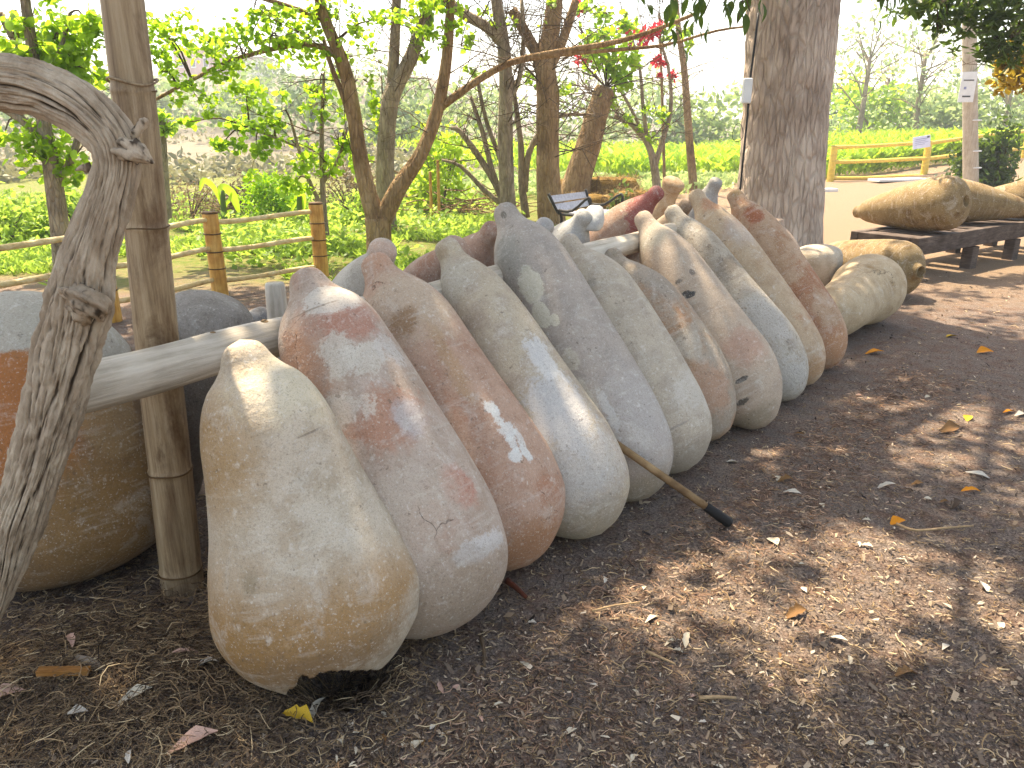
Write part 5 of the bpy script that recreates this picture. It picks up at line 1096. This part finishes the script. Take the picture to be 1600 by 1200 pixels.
def dryleaf(name, c):
    s = NT(name, .75, .25); n = s.noise(s.coord('Object', (14, 60, 14)), 2.5, 4); L_ = lin(c); s.color(s.mix(s.step(n, .3, .7), tuple(v*.62 for v in L_[:3])+(1,), L_)); return s.m
M_DL = {'pale': dryleaf('pale_dry_leaf', 'c9bba2'), 'white': dryleaf('bleached_leaf', 'cabfad'), 'brown': dryleaf('brown_dry_leaf', '7d5a34'), 'orange': dryleaf('orange_leaf', 'd98a1e'), 'yellow': dryleaf('yellow_leaf', 'c9a030'), 'pink': dryleaf('pinkish_dry_leaf', 'c09a86'), 'dark': dryleaf('dark_dry_leaf', '4a3828')}
LM = {k: [leaf_obj_mesh(1.0, w_, c_, m_, i*13+5) for i, (w_, c_) in enumerate([(.36, .12), (.44, .25), (.28, .18), (.5, .08)])] for k, m_ in M_DL.items()}
def leaf_at(px, py, Lpx, kind, ang, label, group=None, var=None, tilt=0):
    zo = .034 if px < 560 and py > 985 else .006; p = atz(px, py, zo); L = Lpx/FPX*(p.y*cp_+CAM_H*sp_); me = LM[kind][var if var is not None else int(rng.integers(4))]
    o = bpy.data.objects.new('fallen_leaf', me); col.objects.link(o); o.location = (p.x, p.y, hz1(p.x, p.y)+(.034 if px < 560 and py > 985 else .006)); o.scale = (L, L, L); o.rotation_euler = (R(tilt)+rng.normal()*.2, rng.normal()*.15, R(ang)); tag(o, label, 'leaf', group)
for a in [(302, 1168, 78, 'pink', 6, 'large pinkish-beige leaf lying in front of the nearest jar at bottom left', 0), (466, 1124, 52, 'yellow', -30, 'yellow leaf with brown spots under the broken jar mouth', 1), (498, 1110, 48, 'pale', 70, 'curled pale leaf beside the yellow leaf near the jar', 2), (125, 1130, 28, 'white', 20, 'small bleached leaf left of the wood strip', 3),
          (112, 1010, 40, 'pink', -60, 'twisted pinkish leaf on the dark root tangle', 2), (14, 1098, 48, 'pink', 35, 'pinkish leaf at the left edge of the picture', 3), (205, 1190, 30, 'white', 100, 'bleached leaf at the bottom edge left of the large pinkish leaf', 2), (215, 1105, 50, 'pale', 10, 'pale curled leaf right of the bark curl', 0), (325, 1055, 32, 'white', 15, 'bleached leaf near the nearest jar left side', 1), (290, 1040, 45, 'pink', 5, 'dull pinkish leaf left of the nearest jar', 2),
          (1020, 962, 32, 'pale', 25, 'pale leaf alone in the shade in the middle foreground', 0), (1075, 995, 36, 'pale', 60, 'narrow upright-curled pale leaf beside a curved twig', 2), (1052, 1000, 30, 'pale', 15, 'pale leaf left of the narrow curled leaf', 2), (1308, 992, 34, 'white', -50, 'white leaf with pointed tip in the right foreground', 0), (1245, 955, 42, 'brown', 12, 'brown leaf up the slope from the white pointed leaf', 1), (1418, 1050, 44, 'brown', 5, 'brown curled leaf in the right foreground shade', 1), (1480, 1005, 28, 'white', 25, 'white leaf right of the brown curled leaf', 0), (1540, 912, 26, 'white', 70, 'bleached leaf near the right edge of the picture', 3), (1212, 842, 30, 'pale', 80, 'standing pale leaf right of the handle tip', 3),
          (1404, 812, 26, 'orange', 10, 'bright orange leaf in the middle of the sunny ground', 3), (1540, 549, 26, 'orange', 0, 'orange leaf on the far ground below the bench', 3), (1366, 549, 34, 'orange', -5, 'orange-yellow leaf in front of the pear-shaped lying jar', 0), (1487, 524, 18, 'yellow', 0, 'small yellow leaf on the far shaded ground', 3), (1578, 640, 26, 'orange', 5, 'orange leaf near the right edge beside a white leaf', 0), (1484, 668, 50, 'brown', 14, 'large brown leaf on the sunny ground', 0), (1516, 650, 22, 'yellow', 40, 'yellow leaf just above the large brown leaf', 3), (1518, 764, 32, 'orange', -3, 'thin orange-brown leaf right of centre ground', 2), (1497, 788, 34, 'dark', 20, 'dark curled leaf below the thin orange leaf', 1), (1228, 748, 26, 'brown', 0, 'brown leaf touching a white leaf near the row', 1), (1238, 766, 26, 'white', -35, 'white leaf touching a brown leaf near the row', 0), (1145, 718, 18, 'white', -5, 'small white leaf close to the short brown jar', 3), (1530, 740, 40, 'white', -25, 'long white leaf on the sunny right ground', 0), (1595, 645, 26, 'white', 10, 'white leaf at the right edge beside an orange leaf', 0), (1385, 757, 30, 'white', -15, 'slim white leaf in the middle right ground', 2), (1435, 752, 26, 'brown', 5, 'dull brown leaf half buried on the sunny ground', 0),
          (690, 1070, 26, 'pink', 100, 'pinkish leaf stuck upright beside the second jar', 2), (652, 1160, 26, 'pale', 45, 'pale leaf at the bottom of the sunny patch', 3), (820, 1035, 22, 'pale', -60, 'pale leaf at the upper edge of the sunny patch', 0), (830, 970, 18, 'white', -20, 'small white leaf below the second jar', 1), (890, 1140, 26, 'pale', 10, 'pale leaf in the lower sunny patch', 0)]:
    leaf_at(*a[:6], var=a[6], group='fallen leaves')
for k in range(150):
    px = rng.uniform(20, 1590); py = rng.uniform(690, 1195) if px > 700 else rng.uniform(1000, 1195)
    if px > 1150: py = rng.uniform(560, 1195)
    if py < 1180-(px-480)*.66: continue
    leaf_at(px, py, rng.uniform(8, 19), ['pale', 'pale', 'white', 'pink', 'brown', 'pale'][int(rng.integers(6))], rng.uniform(0, 360), 'tiny dry leaf scrap scattered on the mulch', 'tiny leaf scraps on the mulch')
# twigs and wood bits
def stick(label, pts, r0, mat, name='twig', cat='twig'):
    m = MB(); P = [G(a, b)+Vector((0, 0, c)) for a, b, c in pts]; m.tube(P, list(np.linspace(r0, r0*.6, len(P))), 8, 4, disp=lambda t, l: 1+.2*(vnoise(t*2, l*60, 0, 3)-.5)); o = m.build(name, mat, origin=tuple(P[0])); tag(o, label, cat)
M_TW2 = flat('pale_twig', 'a58a68', .9, .15, 60); 
stick('curved pale twig in the middle foreground shade', [(925, 958, .008), (960, 950, .01), (1000, 944, .008)], .004, M_TW2)
stick('straight twig lying across the lower foreground', [(1092, 1093, .006), (1120, 1092, .007), (1150, 1093, .006)], .006, M_TW2)
stick('thin curved twig on the sunny right ground', [(1400, 822, .01), (1430, 832, .01), (1480, 828, .01), (1520, 824, .008)], .006, M_TW2)
stick('short slanting twig in the centre foreground', [(1010, 1020, .006), (1035, 1032, .008), (1055, 1040, .006)], .005, M_TW2)
stick('red-brown stick end beside the third jar', [(792, 915, .02), (805, 925, .02), (822, 938, .012)], .012, flat('red_brown_wood', '5c2e1c', .85), 'stick', 'stick')
stick('thick dark twig beside the second jar base', [(752, 1000, .01), (756, 1020, .01), (757, 1045, .008)], .007, M_TWIG)
stick('curled strip of grey bark on the root tangle', [(126, 1052, .05), (150, 1062, .06), (172, 1078, .05), (188, 1092, .035)], .013, flat('grey_bark_strip', '8f8272', .9), 'bark_strip', 'bark')
m = MB(); p = G(108, 1088); m.box((0, 0, .008), (.135, .022, .016)); o = m.build('wood_strip', woodmat('splint_wood', [(.3, '5a3a1c'), (.5, '8a5c2e'), (.75, 'a87a44')], (3, 30, 30), .5, .003), None, False); o.location = (p.x, p.y, hz1(p.x, p.y)+.045); o.rotation_euler = (0, .05, R(5)); tag(o, 'flat brown strip of wood on the ground at bottom left', 'wood strip')

# ------------------------------------------------------------------ haze
def haze():
    m = MB(); m.box((0, 670, 12), (1960, 1500, 28)); o = m.build('haze', None, None, False)
    mt = bpy.data.materials.new('haze'); mt.use_nodes = True; t = mt.node_tree; t.nodes.remove(t.nodes['Principled BSDF'])
    v = t.nodes.new('ShaderNodeVolumePrincipled'); v.inputs['Color'].default_value = (.93, .96, 1, 1); v.inputs['Density'].default_value = .0022; v.inputs['Anisotropy'].default_value = .35
    t.links.new(v.outputs[0], t.nodes['Material Output'].inputs['Volume']); o.data.materials.append(mt); tag(o, kind='stuff')
    o['label'] = 'thin pale haze in the air over the fields'; o['category'] = 'haze'
    cy.volume_bounces = 0
haze()
